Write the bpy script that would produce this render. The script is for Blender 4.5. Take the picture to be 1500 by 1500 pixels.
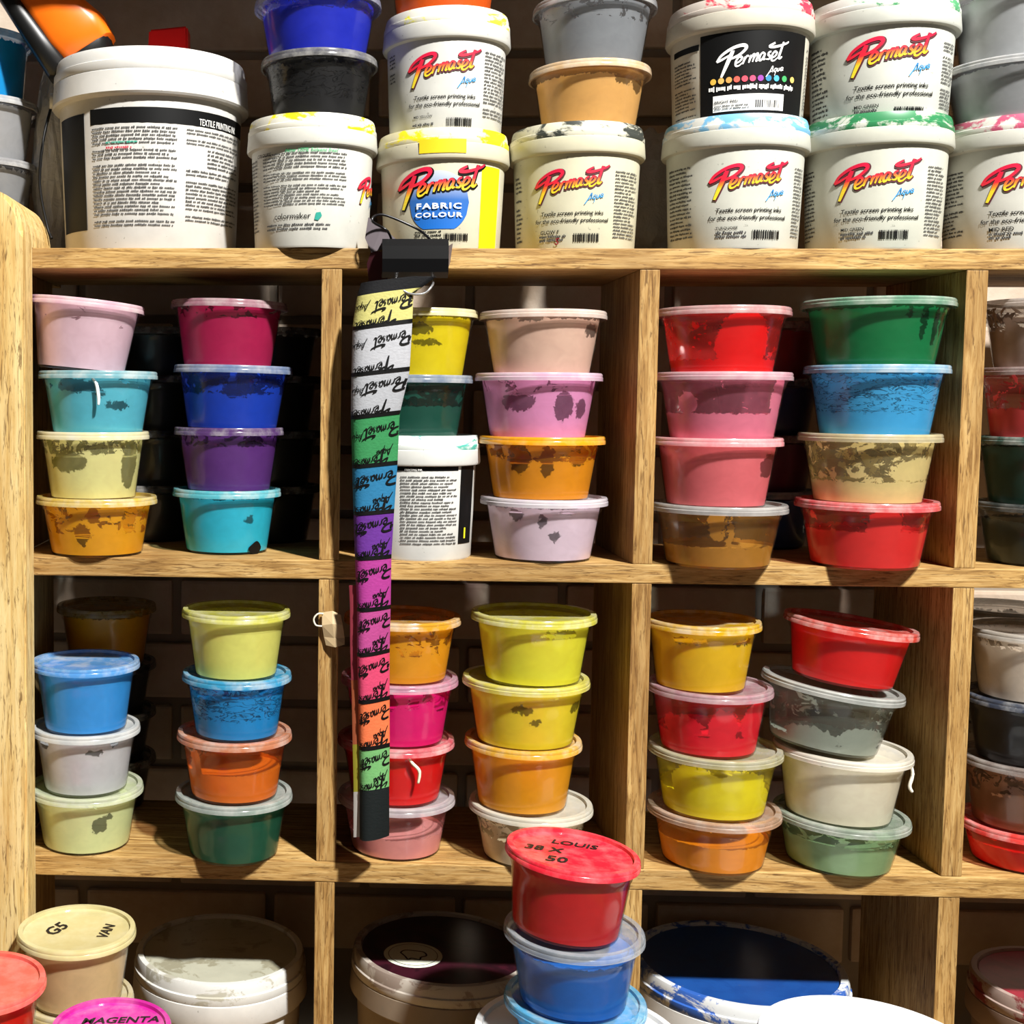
import bpy, bmesh, math, random
from mathutils import Vector, Matrix

for o in list(bpy.data.objects):
    bpy.data.objects.remove(o, do_unlink=True)
SC = bpy.context.scene
COL = SC.collection
PI = math.pi

# ------------------------------------------------------------------ camera
F, D, ZC = 1850.0, 1.217, 1.40          # focal length in px of a 1500 px frame, distance to the shelf fronts, eye height
YAW, PITCH, ROLL, PPX, PPY = -0.04806, 0.06629, 0.00667, 389.43, 708.54
def _rot(a, b, c):
    Ry = Matrix(((math.cos(a), 0, -math.sin(a)), (0, 1, 0), (math.sin(a), 0, math.cos(a))))
    Rx = Matrix(((1, 0, 0), (0, math.cos(b), -math.sin(b)), (0, math.sin(b), math.cos(b))))
    Rz = Matrix(((math.cos(c), -math.sin(c), 0), (math.sin(c), math.cos(c), 0), (0, 0, 1)))
    return Rz @ Rx @ Ry
RM = _rot(YAW, PITCH, ROLL)
cam = bpy.data.cameras.new('camera')
cam.sensor_width = 36.0
cam.lens = F * 36.0 / 1500.0
cam.shift_x = (750 - PPX) / 1500.0
cam.shift_y = -(750 - PPY) / 1500.0
cam.clip_start = 0.02
camo = bpy.data.objects.new('camera', cam)
COL.objects.link(camo)
r0, r1, r2 = RM[0], RM[1], RM[2]
camo.matrix_world = Matrix(((r0[0], -r1[0], -r2[0], 0.0),
                            (r0[2], -r1[2], -r2[2], -D),
                            (-r0[1], r1[1], r2[1], ZC),
                            (0, 0, 0, 1)))
SC.camera = camo

# ------------------------------------------------------------------ light
world = bpy.data.worlds.new('room_ambient')
SC.world = world
world.use_nodes = True
bg = world.node_tree.nodes['Background']
bg.inputs[0].default_value = (1.0, 0.93, 0.85, 1)
bg.inputs[1].default_value = 0.045
def area(name, loc, target, size, power, col, size_y=None):
    l = bpy.data.lights.new(name, 'AREA')
    l.shape = 'RECTANGLE' if size_y else 'DISK'
    l.size = size
    if size_y: l.size_y = size_y
    l.energy = power; l.color = col
    o = bpy.data.objects.new(name, l); COL.objects.link(o)
    o.location = loc
    o.rotation_euler = (Vector(target) - Vector(loc)).to_track_quat('-Z', 'Y').to_euler()
    return o
area('ceiling_lamp', (1.28, -2.15, ZC + 2.7), (0.2, 0, ZC), 0.20, 390, (1.0, 0.98, 0.945))
SC.view_settings.view_transform = 'Standard'
SC.view_settings.look = 'None'
SC.view_settings.exposure = 0.12
SC.view_settings.gamma = 1.0
SC.view_settings.use_curve_mapping = False

# ------------------------------------------------------------------ helpers
def unproj(px, py, Y):
    """the point of the room at depth Y seen at that place of the photograph"""
    v = RM.transposed() @ Vector(((px - PPX) / F, (py - PPY) / F, 1.0))
    t = (Y + D) / v[2]
    return v[0] * t, ZC - v[1] * t
def ppm(Y):
    return F / (Y + D)
def lin(h):
    if isinstance(h, str):
        h = h.lstrip('#'); c = [int(h[i:i + 2], 16) / 255 for i in (0, 2, 4)]
    else:
        c = [x / 255 for x in h]
    return tuple(x / 12.92 if x <= 0.04045 else ((x + 0.055) / 1.055) ** 2.4 for x in c)
def mesh_obj(name, verts, faces, mat=None, parent=None, uvs=None, smooth=True, loc=None):
    me = bpy.data.meshes.new(name)
    me.from_pydata(verts, [], faces)
    if uvs is not None:
        uvl = me.uv_layers.new(name='UVMap')
        for lp in me.loops:
            uvl.data[lp.index].uv = uvs[lp.vertex_index]
    if smooth:
        for p in me.polygons: p.use_smooth = True
    me.update()
    o = bpy.data.objects.new(name, me); COL.objects.link(o)
    if mat: me.materials.append(mat)
    if parent: o.parent = parent
    if loc: o.location = loc
    return o
def sharp(o, ang=35):
    me = o.data
    bm = bmesh.new(); bm.from_mesh(me)
    for e in bm.edges:
        e.smooth = not (len(e.link_faces) == 2 and e.calc_face_angle(0) > math.radians(ang))
    bm.to_mesh(me); bm.free()
    return o
def thing(name, label, cat, loc=(0, 0, 0), rot=(0, 0, 0), group=None):
    o = bpy.data.objects.new(name, None); COL.objects.link(o)
    o.empty_display_size = 0.02
    o.location = loc; o.rotation_euler = rot
    return tag(o, label, cat, group)
def tag(o, label, cat, group=None):
    o['label'] = label; o['category'] = cat
    if group: o['group'] = group
    return o
def lathe(name, prof, mat, parent, seg=48, loc=None, squash=None, cap=False):
    """prof: (radius, z) from bottom to top; u runs round with 0.5 facing the room, v from the first to the last z"""
    V, U, Fc = [], [], []
    z0, z1 = min(p[1] for p in prof), max(p[1] for p in prof)
    n = len(prof)
    for i in range(seg + 1):
        a = 2 * PI * i / seg
        for r, z in prof:
            V.append((-r * math.sin(a), r * math.cos(a), z))
            U.append((i / seg, (z - z0) / max(1e-6, z1 - z0)))
    for i in range(seg):
        for j in range(n - 1):
            a, b = i * n + j, (i + 1) * n + j
            if prof[j][0] < 1e-6: Fc.append((a, b + 1, a + 1))
            elif prof[j + 1][0] < 1e-6: Fc.append((a, b, a + 1))
            else: Fc.append((a, b, b + 1, a + 1))
    o = mesh_obj(name, V, Fc, mat, parent, U, True, loc)
    return sharp(o, 40)
def box_mesh(name, x0, x1, y0, y1, z0, z1, mat, parent=None, bev=0.0015, origin=None):
    bm = bmesh.new()
    ox, oy, oz = origin or (0, 0, 0)
    vs = [bm.verts.new((x - ox, y - oy, z - oz)) for x in (x0, x1) for y in (y0, y1) for z in (z0, z1)]
    for f in ((0, 1, 3, 2), (4, 6, 7, 5), (0, 4, 5, 1), (2, 3, 7, 6), (0, 2, 6, 4), (1, 5, 7, 3)):
        bm.faces.new([vs[i] for i in f])
    if bev: bmesh.ops.bevel(bm, geom=bm.edges[:], offset=bev, segments=2, affect='EDGES', profile=0.6)
    bmesh.ops.recalc_face_normals(bm, faces=bm.faces)
    me = bpy.data.meshes.new(name); bm.to_mesh(me); bm.free()
    o = bpy.data.objects.new(name, me); COL.objects.link(o)
    me.materials.append(mat)
    if parent: o.parent = parent
    return o
def tube(name, pts, rad, mat, parent=None, seg=8, closed=False):
    V, Fc = [], []
    P = [Vector(p) for p in pts]
    n = len(P)
    up = Vector((0.13, 0.2, 0.97))
    for i, p in enumerate(P):
        t = (P[min(i + 1, n - 1)] - P[max(i - 1, 0)]).normalized()
        a = t.cross(up)
        a = a.normalized() if a.length > 1e-4 else Vector((1, 0, 0))
        b = a.cross(t).normalized()
        r = rad[i] if isinstance(rad, (list, tuple)) else rad
        for k in range(seg):
            th = 2 * PI * k / seg
            V.append(tuple(p + (a * math.cos(th) + b * math.sin(th)) * r))
    for i in range(n - 1):
        for k in range(seg):
            Fc.append((i * seg + k, i * seg + (k + 1) % seg, (i + 1) * seg + (k + 1) % seg, (i + 1) * seg + k))
    Fc.append(tuple(range(seg))[::-1]); Fc.append(tuple((n - 1) * seg + k for k in range(seg)))
    return mesh_obj(name, V, Fc, mat, parent)
def spline(P, per=6):
    out = []
    n = len(P)
    for i in range(n - 1):
        p0, p1, p2, p3 = P[max(i - 1, 0)], P[i], P[i + 1], P[min(i + 2, n - 1)]
        for k in range(per):
            t = k / per
            out.append(tuple(0.5 * (2 * b + (c - a) * t + (2 * a - 5 * b + 4 * c - d) * t * t + (3 * b - a - 3 * c + d) * t ** 3)
                             for a, b, c, d in zip(p0, p1, p2, p3)))
    out.append(tuple(P[-1]))
    return out

# ------------------------------------------------------------------ materials
class NT:
    def __init__(self, name):
        self.m = bpy.data.materials.new(name); self.m.use_nodes = True
        self.t = self.m.node_tree; self.t.nodes.clear()
        self.out = self.n('ShaderNodeOutputMaterial')
    def n(self, typ, **kw):
        x = self.t.nodes.new(typ)
        for k, v in kw.items(): setattr(x, k, v)
        return x
    def l(self, a, b): self.t.links.new(a, b)
    def put(self, sock, v):
        if hasattr(v, 'is_output'): self.l(v, sock)
        else: sock.default_value = v
    def math(self, op, a, b=0.0, c=0.0, clamp=False):
        x = self.n('ShaderNodeMath', operation=op, use_clamp=clamp)
        self.put(x.inputs[0], a); self.put(x.inputs[1], b); self.put(x.inputs[2], c)
        return x.outputs[0]
    def ramp(self, fac, stops):
        x = self.n('ShaderNodeValToRGB')
        e = x.color_ramp.elements
        while len(e) < len(stops): e.new(0.5)
        for i, (p, c) in enumerate(stops):
            e[i].position = p; e[i].color = (*c, 1) if len(c) == 3 else c
        self.l(fac, x.inputs[0]); return x.outputs[0]
    def mix(self, fac, a, b):
        x = self.n('ShaderNodeMix', data_type='RGBA')
        self.put(x.inputs[0], fac); self.put(x.inputs[6], a); self.put(x.inputs[7], b)
        return x.outputs[2]
    def noise(self, vec, scale, detail=4, rough=0.55, dist=0.0):
        x = self.n('ShaderNodeTexNoise')
        if vec is not None: self.l(vec, x.inputs['Vector'])
        x.inputs['Scale'].default_value = scale; x.inputs['Detail'].default_value = detail
        x.inputs['Roughness'].default_value = rough; x.inputs['Distortion'].default_value = dist
        return x.outputs[0]
    def mapping(self, src, scale=(1, 1, 1), loc=(0, 0, 0)):
        x = self.n('ShaderNodeMapping'); self.l(src, x.inputs[0])
        x.inputs['Scale'].default_value = scale; x.inputs['Location'].default_value = loc
        return x.outputs[0]
    def bsdf(self, col, rough=0.5, spec=0.5, **kw):
        b = self.n('ShaderNodeBsdfPrincipled')
        self.put(b.inputs['Base Color'], (*col, 1) if isinstance(col, tuple) and len(col) == 3 else col)
        self.put(b.inputs['Roughness'], rough)
        b.inputs['Specular IOR Level'].default_value = spec
        for k, v in kw.items(): self.put(b.inputs[k], v)
        return b
    def bump(self, h, strength=0.3, dist=0.001):
        x = self.n('ShaderNodeBump'); self.l(h, x.inputs['Height'])
        x.inputs['Strength'].default_value = strength; x.inputs['Distance'].default_value = dist
        return x.outputs[0]
    def done(self, sh):
        self.l(sh, self.out.inputs[0]); return self.m
MC = {}
def flat(name, col, rough=0.5, spec=0.4, metal=0.0):
    key = ('flat', name)
    if key in MC: return MC[key]
    t = NT(name)
    tc = t.n('ShaderNodeTexCoord').outputs['Object']
    nz = t.noise(tc, 45, 4)
    c = lin(col)
    cc = t.mix(nz, (*[x * 0.88 for x in c], 1), (*[min(1, x * 1.1) for x in c], 1))
    b = t.bsdf(cc, rough, spec); b.inputs['Metallic'].default_value = metal
    MC[key] = t.done(b.outputs[0]); return MC[key]
def wood(name, axis, base, dark, pale, lines=70):
    t = NT(name)
    tc = t.n('ShaderNodeTexCoord').outputs['Object']
    oi = t.n('ShaderNodeObjectInfo').outputs['Random']
    off = t.n('ShaderNodeCombineXYZ'); t.l(t.math('MULTIPLY', oi, 7.0), off.inputs[0]); t.l(t.math('MULTIPLY', oi, 3.0), off.inputs[2])
    ad = t.n('ShaderNodeVectorMath', operation='ADD'); t.l(tc, ad.inputs[0]); t.l(off.outputs[0], ad.inputs[1])
    s = [lines, lines, lines]; s[axis] = lines * 0.07
    v = t.mapping(ad.outputs[0], tuple(s))
    n1 = t.noise(v, 3.2, 6, 0.65, 0.9)
    s2 = [14, 14, 14]; s2[axis] = 3.0
    n2 = t.noise(t.mapping(ad.outputs[0], tuple(s2)), 1.5, 4, 0.6, 0.6)
    s3 = [330, 330, 330]; s3[axis] = 26
    n3 = t.noise(t.mapping(ad.outputs[0], tuple(s3)), 1.0, 3, 0.7, 1.5)
    c = t.ramp(n1, [(0.30, lin(dark)), (0.46, lin(base)), (0.62, lin(pale)), (0.74, lin(base))])
    c = t.mix(t.ramp(n2, [(0.42, (0, 0, 0)), (0.68, (0.55, 0.55, 0.55))]), c, (*lin(dark), 1))
    c = t.mix(t.ramp(n3, [(0.36, (0.75, 0.75, 0.75)), (0.46, (0, 0, 0))]), c, (*lin('#5c3d1c'), 1))
    b = t.bsdf(t.mix(0.16, c, (0.02, 0.01, 0.004, 1)), 0.62, 0.25)
    t.l(t.bump(n1, 0.35, 0.0015), b.inputs['Normal'])
    return t.done(b.outputs[0])
W_SHELF = wood('pine_board_along', 0, '#b38c50', '#6f4c24', '#cfac70')
W_POST = wood('pine_board_upright', 2, '#ad864c', '#6f4c24', '#c9a66a')
W_TIMBER = wood('pale_timber_post', 2, '#d8b876', '#bb9150', '#e6cd92', 34)
def plastic_white(name, base, stain=None, amount=0.0, rough=0.38):
    t = NT(name)
    tc = t.n('ShaderNodeTexCoord').outputs['Object']
    g = t.noise(tc, 30, 5, 0.6)
    c0 = tuple(0.84 * x for x in lin(base))
    c = t.mix(t.ramp(g, [(0.4, (0, 0, 0)), (0.75, (1, 1, 1))]), (*c0, 1), (*[x * 0.86 for x in c0], 1))
    sp = t.noise(tc, 170, 3, 0.6)
    c = t.mix(t.ramp(sp, [(0.69, (0, 0, 0)), (0.72, (0.5, 0.5, 0.5))]), c, (*lin('#6b6a60'), 1))
    if stain:
        st = t.noise(t.mapping(tc, (1, 1, 1.6), (3.1 * len(name), 0.4, 1.7)), 26, 7, 0.66, 0.8)
        c = t.mix(t.ramp(st, [(0.62 - amount * 0.42, (0, 0, 0)), (0.66 - amount * 0.36, (1, 1, 1))]), c, (*lin(stain), 1))
    b = t.bsdf(c, rough, 0.45)
    return t.done(b.outputs[0])
def clear_plastic(name, milk=0.006, gl=0.6):
    t = NT(name)
    lw = t.n('ShaderNodeFresnel'); lw.inputs['IOR'].default_value = 1.45
    tc = t.n('ShaderNodeTexCoord').outputs['Object']
    tr = t.n('ShaderNodeBsdfTransparent'); tr.inputs[0].default_value = (0.985, 0.985, 0.98, 1)
    df = t.bsdf((0.75, 0.74, 0.72), 0.5, 0.0)
    m1 = t.n('ShaderNodeMixShader'); t.l(t.math('MULTIPLY', t.noise(tc, 60, 4), milk * 2), m1.inputs[0])
    t.l(tr.outputs[0], m1.inputs[1]); t.l(df.outputs[0], m1.inputs[2])
    g = t.n('ShaderNodeBsdfGlossy'); g.inputs['Roughness'].default_value = 0.13
    m2 = t.n('ShaderNodeMixShader'); t.l(t.math('MULTIPLY', lw.outputs[0], gl), m2.inputs[0])
    t.l(m1.outputs[0], m2.inputs[1]); t.l(g.outputs[0], m2.inputs[2])
    return t.done(m2.outputs[0])
M_SHELL = clear_plastic('clear_tub_plastic')
def lid_mat(tint, opac):
    key = ('lid', tint, opac)
    if key in MC: return MC[key]
    t = NT('translucent_lid')
    tc = t.n('ShaderNodeTexCoord').outputs['Object']
    oi = t.n('ShaderNodeObjectInfo').outputs['Random']
    off = t.n('ShaderNodeCombineXYZ'); t.l(t.math('MULTIPLY', oi, 5.0), off.inputs[0])
    ad = t.n('ShaderNodeVectorMath', operation='ADD'); t.l(tc, ad.inputs[0]); t.l(off.outputs[0], ad.inputs[1])
    nz = t.noise(ad.outputs[0], 55, 5, 0.6)
    c0 = lin(tint)
    km = 0.55 if opac < .69 else 0.14
    milk = tuple((1 - km) * x + km * y for x, y in zip(c0, lin('#d6d3cc')))
    c = t.mix(t.ramp(nz, [(0.40, (0, 0, 0)), (0.66, (1, 1, 1))]), (*c0, 1), (*milk, 1))
    tr = t.n('ShaderNodeBsdfTransparent'); t.put(tr.inputs[0], (*[0.5 + 0.5 * x for x in c0], 1))
    b = t.bsdf(c, 0.14, 0.8)
    ms = t.n('ShaderNodeMixShader')
    f = t.math('MULTIPLY_ADD', nz, 0.3, opac - 0.15, clamp=True)
    t.l(f, ms.inputs[0]); t.l(tr.outputs[0], ms.inputs[1]); t.l(b.outputs[0], ms.inputs[2])
    MC[key] = t.done(ms.outputs[0]); return MC[key]
def ink_mat(col, fill, smear, holes, adds, crack, seed, clear_col=None):
    """ink clinging to the inside of the tub: solid below the fill line, torn smears above it"""
    t = NT('ink')
    uv = t.n('ShaderNodeTexCoord').outputs['UV']
    sx = t.n('ShaderNodeSeparateXYZ'); t.l(uv, sx.inputs[0])
    u, v = sx.outputs[0], sx.outputs[1]
    cv = t.n('ShaderNodeCombineXYZ')
    t.l(t.math('MULTIPLY', u, 6.0), cv.inputs[0]); t.l(v, cv.inputs[1]); cv.inputs[2].default_value = seed * 1.37
    P = cv.outputs[0]
    n1 = t.noise(P, 7.0, 8, 0.72, 0.5)
    n2 = t.noise(t.mapping(P, (1, 1, 1), (4.3, 9.1, 2.2)), 7.5, 8, 0.72, 0.5)
    n3 = t.noise(t.mapping(P, (1, 1.3, 1), (1.3, 3.1, 7.7)), 3.4, 7, 0.62, 0.7)
    u2 = t.math('ADD', u, t.math('MULTIPLY_ADD', n1, 0.055, -0.0275))
    v2 = t.math('ADD', v, t.math('MULTIPLY_ADD', n2, 0.36, -0.18))
    vf = t.math('ADD', v, t.math('MULTIPLY_ADD', n2, 0.20, -0.10))
    cov = t.math('LESS_THAN', vf, fill)
    if smear > 0:
        cov = t.math('MAXIMUM', cov, t.math('GREATER_THAN', n3, 0.5 + (0.5 - smear) * 0.42))
    def blob(fx, vv, rx, rv):
        cu = 0.5 + math.asin(max(-1, min(1, fx))) / (2 * PI)
        ru = rx / (2 * PI * max(0.35, math.sqrt(max(0.02, 1 - fx * fx))))
        a = t.math('DIVIDE', t.math('SUBTRACT', u2, cu), ru)
        b = t.math('DIVIDE', t.math('SUBTRACT', v2, vv), rv)
        return t.math('LESS_THAN', t.math('ADD', t.math('MULTIPLY', a, a), t.math('MULTIPLY', b, b)), 1.0)
    for h in adds: cov = t.math('MAXIMUM', cov, blob(*h))
    for h in holes: cov = t.math('MULTIPLY', cov, t.math('SUBTRACT', 1.0, blob(*h)))
    if crack > 0:
        n4 = t.noise(t.mapping(P, (0.7, 2.4, 1), (8.2, 1.1, 0.3)), 4.0, 5, 0.6, 1.2)
        band = t.math('LESS_THAN', t.math('ABSOLUTE', t.math('SUBTRACT', n4, 0.52)), 0.018 * crack)
        band = t.math('MULTIPLY', band, t.math('GREATER_THAN', v2, 0.35))
        cov = t.math('MULTIPLY', cov, t.math('SUBTRACT', 1.0, band))
    c0 = lin(col)
    mm = sum(c0) / 3
    kk = min(1.35, 0.96 / max(c0))
    c0 = tuple(max(0.002, min(0.97, (mm + (x - mm) * 1.06) * kk)) for x in c0)
    dk = tuple(x * 0.80 for x in c0); lt = tuple(min(1, x * 1.12 + 0.01) for x in c0)
    c = t.mix(n3, (*dk, 1), (*lt, 1))
    b = t.bsdf(c, 0.42, 0.35)
    tr = t.n('ShaderNodeBsdfTransparent')
    ms = t.n('ShaderNodeMixShader')
    cov = t.math('MAXIMUM', cov, t.math('MULTIPLY_ADD', n1, 0.30, 0.07))      # thin ink film in scraped places, also standing in for light through the lid
    t.l(cov, ms.inputs[0]); t.l(tr.outputs[0], ms.inputs[1]); t.l(b.outputs[0], ms.inputs[2])
    return t.done(ms.outputs[0])
M_BLACK = flat('black_print', '#0a0a0a', 0.5, 0.2)
M_GREYTXT = flat('grey_print', '#3c3c3c', 0.6)
M_WHITEPR = flat('white_print', '#f2f1ec', 0.5)
M_MARK = flat('marker_pen', '#1c1a1a', 0.5)
def gradient(name, stops, rough=0.45):
    t = NT(name)
    uv = t.n('ShaderNodeTexCoord').outputs['UV']
    s = t.n('ShaderNodeSeparateXYZ'); t.l(uv, s.inputs[0])
    c = t.ramp(s.outputs[1], [(p, lin(h)) for p, h in stops])
    return t.done(t.bsdf(c, rough, 0.4).outputs[0])
M_LOGO = gradient('logo_red_to_yellow_print', [(0.0, '#e6d432'), (0.33, '#e9c62c'), (0.44, '#e8862a'), (0.58, '#da2436'), (1.0, '#c8163c')])
M_AQUA = gradient('aqua_blue_print', [(0.0, '#1f8fc4'), (1.0, '#1f3f8f')])
M_BLUEDISC = gradient('blue_disc_print', [(0.0, '#1563b8'), (0.5, '#2a5fa4'), (1.0, '#b8bfc8')])

# ------------------------------------------------------------------ the setting
S1T, S1B = ZC + 0.14465, ZC + 0.12526
S2T, S2B = ZC - 0.15469, ZC - 0.17309
S3T, S3B = ZC - 0.45320, ZC - 0.47354
S4T, S4B = ZC - 0.752, ZC - 0.771
S0T, S0B = ZC + 0.484, ZC + 0.465
XL = -0.285
YW = 0.25
def struct(o): o['kind'] = 'structure'; return o
def wall_material():
    t = NT('painted_brick')
    tc = t.n('ShaderNodeTexCoord').outputs['Object']
    n1 = t.noise(tc, 9, 6, 0.65); n2 = t.noise(tc, 70, 4)
    c = t.ramp(n1, [(0.3, lin('#a08c78')), (0.55, lin('#b5a594')), (0.75, lin('#c4bcb0'))])
    b = t.bsdf(c, 0.8, 0.2)
    t.l(t.bump(n2, 0.5, 0.002), b.inputs['Normal'])
    return t.done(b.outputs[0])
M_BRICK = wall_material()
M_MORTAR = flat('mortar', '#8a7f72', 0.9, 0.1)
wall = struct(box_mesh('wall_back', -1.3, 1.9, YW + 0.008, YW + 0.10, 0, 2.7, M_MORTAR, None, 0))
bl, bh, gap = 0.215, 0.065, 0.010
brick0 = None
rnd = random.Random(3)
for row in range(15):
    z = ZC - 0.62 + row * (bh + gap)
    for k in range(10):
        x = -0.85 + (k + 0.5 * (row % 2)) * (bl + gap)
        if brick0 is None:
            b = brick0 = box_mesh('brick', -bl / 2, bl / 2, -0.012, 0.02, -bh / 2, bh / 2, M_BRICK, wall, 0.004)
        else:
            b = brick0.copy(); COL.objects.link(b); b.parent = wall
        b.location = (x, YW + 0.012 + rnd.uniform(-0.002, 0.002), z)
floor = struct(box_mesh('floor', -2.2, 2.6, -3.2, YW + 0.1, -0.05, 0.0, flat('concrete', '#77736c', 0.8), None, 0))

unit = thing('shelf_unit', 'pine pigeonhole shelf unit holding the stacks of ink tubs', 'shelf', (0.2, 0.09, 0.0))
def part_box(name, x0, x1, y0, y1, z0, z1, mat, bev=0.0012):
    o = box_mesh(name, x0, x1, y0, y1, z0, z1, mat, None, bev, origin=((x0 + x1) / 2, (y0 + y1) / 2, (z0 + z1) / 2))
    o.parent = unit
    o.location = Vector(((x0 + x1) / 2, (y0 + y1) / 2, (z0 + z1) / 2)) - unit.location
    return o
XR = 1.02
DEP = 0.18
for zt, zb in ((S0T, S0B), (S1T, S1B), (S2T, S2B), (S3T, S3B)):
    part_box('shelf_board', XL - 0.018, XR, 0.0, DEP if zt != S0T else 0.247, zb, zt, W_SHELF)  # topmost board is unseen, added and run back to the wall to shade it
part_box('bench_top', -0.62, XR, -0.32, DEP + 0.05, S4B, S4T, W_SHELF)
part_box('shelf_board', -0.60, XL - 0.019, 0.092, 0.22, S1B, S1T, W_SHELF)
for x0, x1 in ((-0.00655, 0.01296), (0.29354, 0.31235), (0.594, 0.61397), (0.905, 0.925)):
    for zb, zt, dx in ((S2T, S1B, 0.0), (S3T, S2B, 0.0), (S4T, S3B, -0.001)):
        part_box('divider', x0 + dx, x1 + dx, 0.0006, 0.172, zb, zt, W_POST)
for x in (-0.58, 0.97):
    part_box('bench_leg', x, x + 0.045, -0.27, -0.225, 0.0, S4B, W_POST)
    part_box('bench_leg', x, x + 0.045, 0.17, 0.215, 0.0, S4B, W_POST)
for zb, zt in ((S2T, S1B), (S3T, S2B), (S4T, S3B)):
    part_box('divider', XL - 0.036, XL - 0.0185, 0.0006, 0.172, zb, zt, W_POST)
part_box('upright', XR + 0.001, XR + 0.03, 0.0, DEP, S4T, S0T, W_POST)

def timber_post():
    x0, x1, y0, y1, zb = XL - 0.11, XL - 0.0005, -0.037, -0.0005, S4T
    tl, tr = ZC + 0.232, ZC + 0.168
    out = [(x0, zb), (x1, zb), (x1, tr - 0.02)]
    for k in range(0, 9):
        a = k / 8 * PI / 2
        out.append((x1 - 0.026 + 0.026 * math.cos(a), tr - 0.02 + 0.045 * math.sin(a)))
    out.append((x0, tl + 0.02))
    bm = bmesh.new()
    for ya, yb, zlow in ((y0, y1, zb), (y1, 0.082, S1T + 0.0004)):     # the head is thicker where it runs back over the top shelf
        ol = [(x, max(z, zlow)) for x, z in out]
        f = [bm.verts.new((x, ya, z)) for x, z in ol]
        g = [bm.verts.new((x, yb, z)) for x, z in ol]
        bm.faces.new(f); bm.faces.new(g[::-1])
        for i in range(len(ol)):
            j = (i + 1) % len(ol)
            bm.faces.new((f[j], f[i], g[i], g[j]))
    bmesh.ops.recalc_face_normals(bm, faces=bm.faces)
    bmesh.ops.bevel(bm, geom=[e for e in bm.edges if all(abs(v.co.y - y0) < 1e-6 for v in e.verts)], offset=0.004, segments=2, affect='EDGES')
    me = bpy.data.meshes.new('timber_post'); bm.to_mesh(me); bm.free()
    me.materials.append(W_TIMBER)
    o = bpy.data.objects.new('timber_post', me); COL.objects.link(o)
    tag(o, 'thick pale timber post with a rounded top at the end of the shelves', 'post')
timber_post()

# ------------------------------------------------------------------ lettering
_tc = {}
def text2d(s, shear=0.0, bold=0.0, space=1.0):
    key = (s, shear, bold, space)
    if key in _tc: return _tc[key]
    cu = bpy.data.curves.new('lettering', 'FONT')
    cu.body = s; cu.size = 1.0; cu.shear = shear; cu.offset = bold; cu.resolution_u = 2; cu.space_character = space
    ob = bpy.data.objects.new('lettering', cu); COL.objects.link(ob)
    bpy.context.view_layer.update()
    ev = ob.evaluated_get(bpy.context.evaluated_depsgraph_get())
    me = ev.to_mesh()
    V = [(v.co.x, v.co.y) for v in me.vertices]
    Fc = [tuple(p.vertices) for p in me.polygons]
    ev.to_mesh_clear()
    bpy.data.objects.remove(ob); bpy.data.curves.remove(cu)
    x0 = min(v[0] for v in V); x1 = max(v[0] for v in V)
    y0 = min(v[1] for v in V); y1 = max(v[1] for v in V)
    V = [((x - x0) / (x1 - x0), (y - y0) / (x1 - x0)) for x, y in V]      # width 1
    _tc[key] = (V, Fc, (y1 - y0) / (x1 - x0)); return _tc[key]
LET_E = [(3.0, 1.0), (3.6, 1.25), (3.85, 1.7), (3.45, 1.95), (3.05, 1.4), (3.1, 0.7), (3.55, 0.6), (4.1, 1.0)]
PERMASET = [
    ([(2.35, 3.1), (2.1, 2.3), (1.7, 1.0), (1.2, -0.6)], 0.34),
    ([(0.15, 1.9), (0.75, 2.75), (2.2, 3.45), (3.7, 3.6), (4.25, 3.1), (3.5, 2.3), (2.5, 1.95), (1.95, 1.95)], 0.26),
    ([(0.15, 1.9), (0.95, 2.1), (2.1, 2.55)], 0.20),
    (LET_E, 0.17),
    ([(4.3, 1.8), (4.1, 0.7)], 0.17), ([(4.2, 1.2), (4.55, 1.85), (4.85, 1.7)], 0.15),
    ([(5.15, 1.9), (4.95, 0.75)], 0.17), ([(5.05, 1.3), (5.5, 1.95), (5.62, 1.6), (5.48, 0.8)], 0.16),
    ([(5.55, 1.3), (6.0, 1.98), (6.15, 1.6), (6.0, 0.85), (6.25, 0.95)], 0.16),
    ([(7.2, 1.75), (6.8, 1.98), (6.45, 1.45), (6.55, 0.85), (6.95, 1.1), (7.2, 1.75), (7.1, 0.95), (7.4, 1.0)], 0.16),
    ([(8.15, 2.0), (7.8, 1.9), (7.75, 1.55), (8.05, 1.3), (7.95, 0.9), (7.5, 0.95)], 0.16),
    ([(x * 0.95 + 5.45, y) for x, y in LET_E], 0.16),
    ([(10.05, 3.3), (9.75, 2.0), (9.55, 1.1), (9.75, 0.85), (10.1, 1.1)], 0.2),
    ([(8.6, 3.25), (7.75, 2.85), (8.3, 2.65), (9.4, 2.75), (10.6, 3.05), (11.0, 3.3)], 0.2),
]
AQUA = [
    ([(0.0, -0.6), (0.8, 0.6), (1.35, 1.7), (1.5, 0.2)], 0.13), ([(0.5, 0.35), (1.5, 0.55)], 0.1),
    ([(2.5, 0.95), (2.1, 1.05), (1.85, 0.6), (2.05, 0.25), (2.4, 0.5), (2.5, 0.95), (2.15, -0.7)], 0.12),
    ([(2.85, 1.0), (2.75, 0.35), (3.1, 0.3), (3.4, 1.0), (3.35, 0.3)], 0.12),
    ([(4.2, 0.95), (3.85, 1.05), (3.65, 0.6), (3.8, 0.25), (4.1, 0.5), (4.25, 0.95), (4.2, 0.3), (4.4, 0.35)], 0.12),
]
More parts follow.
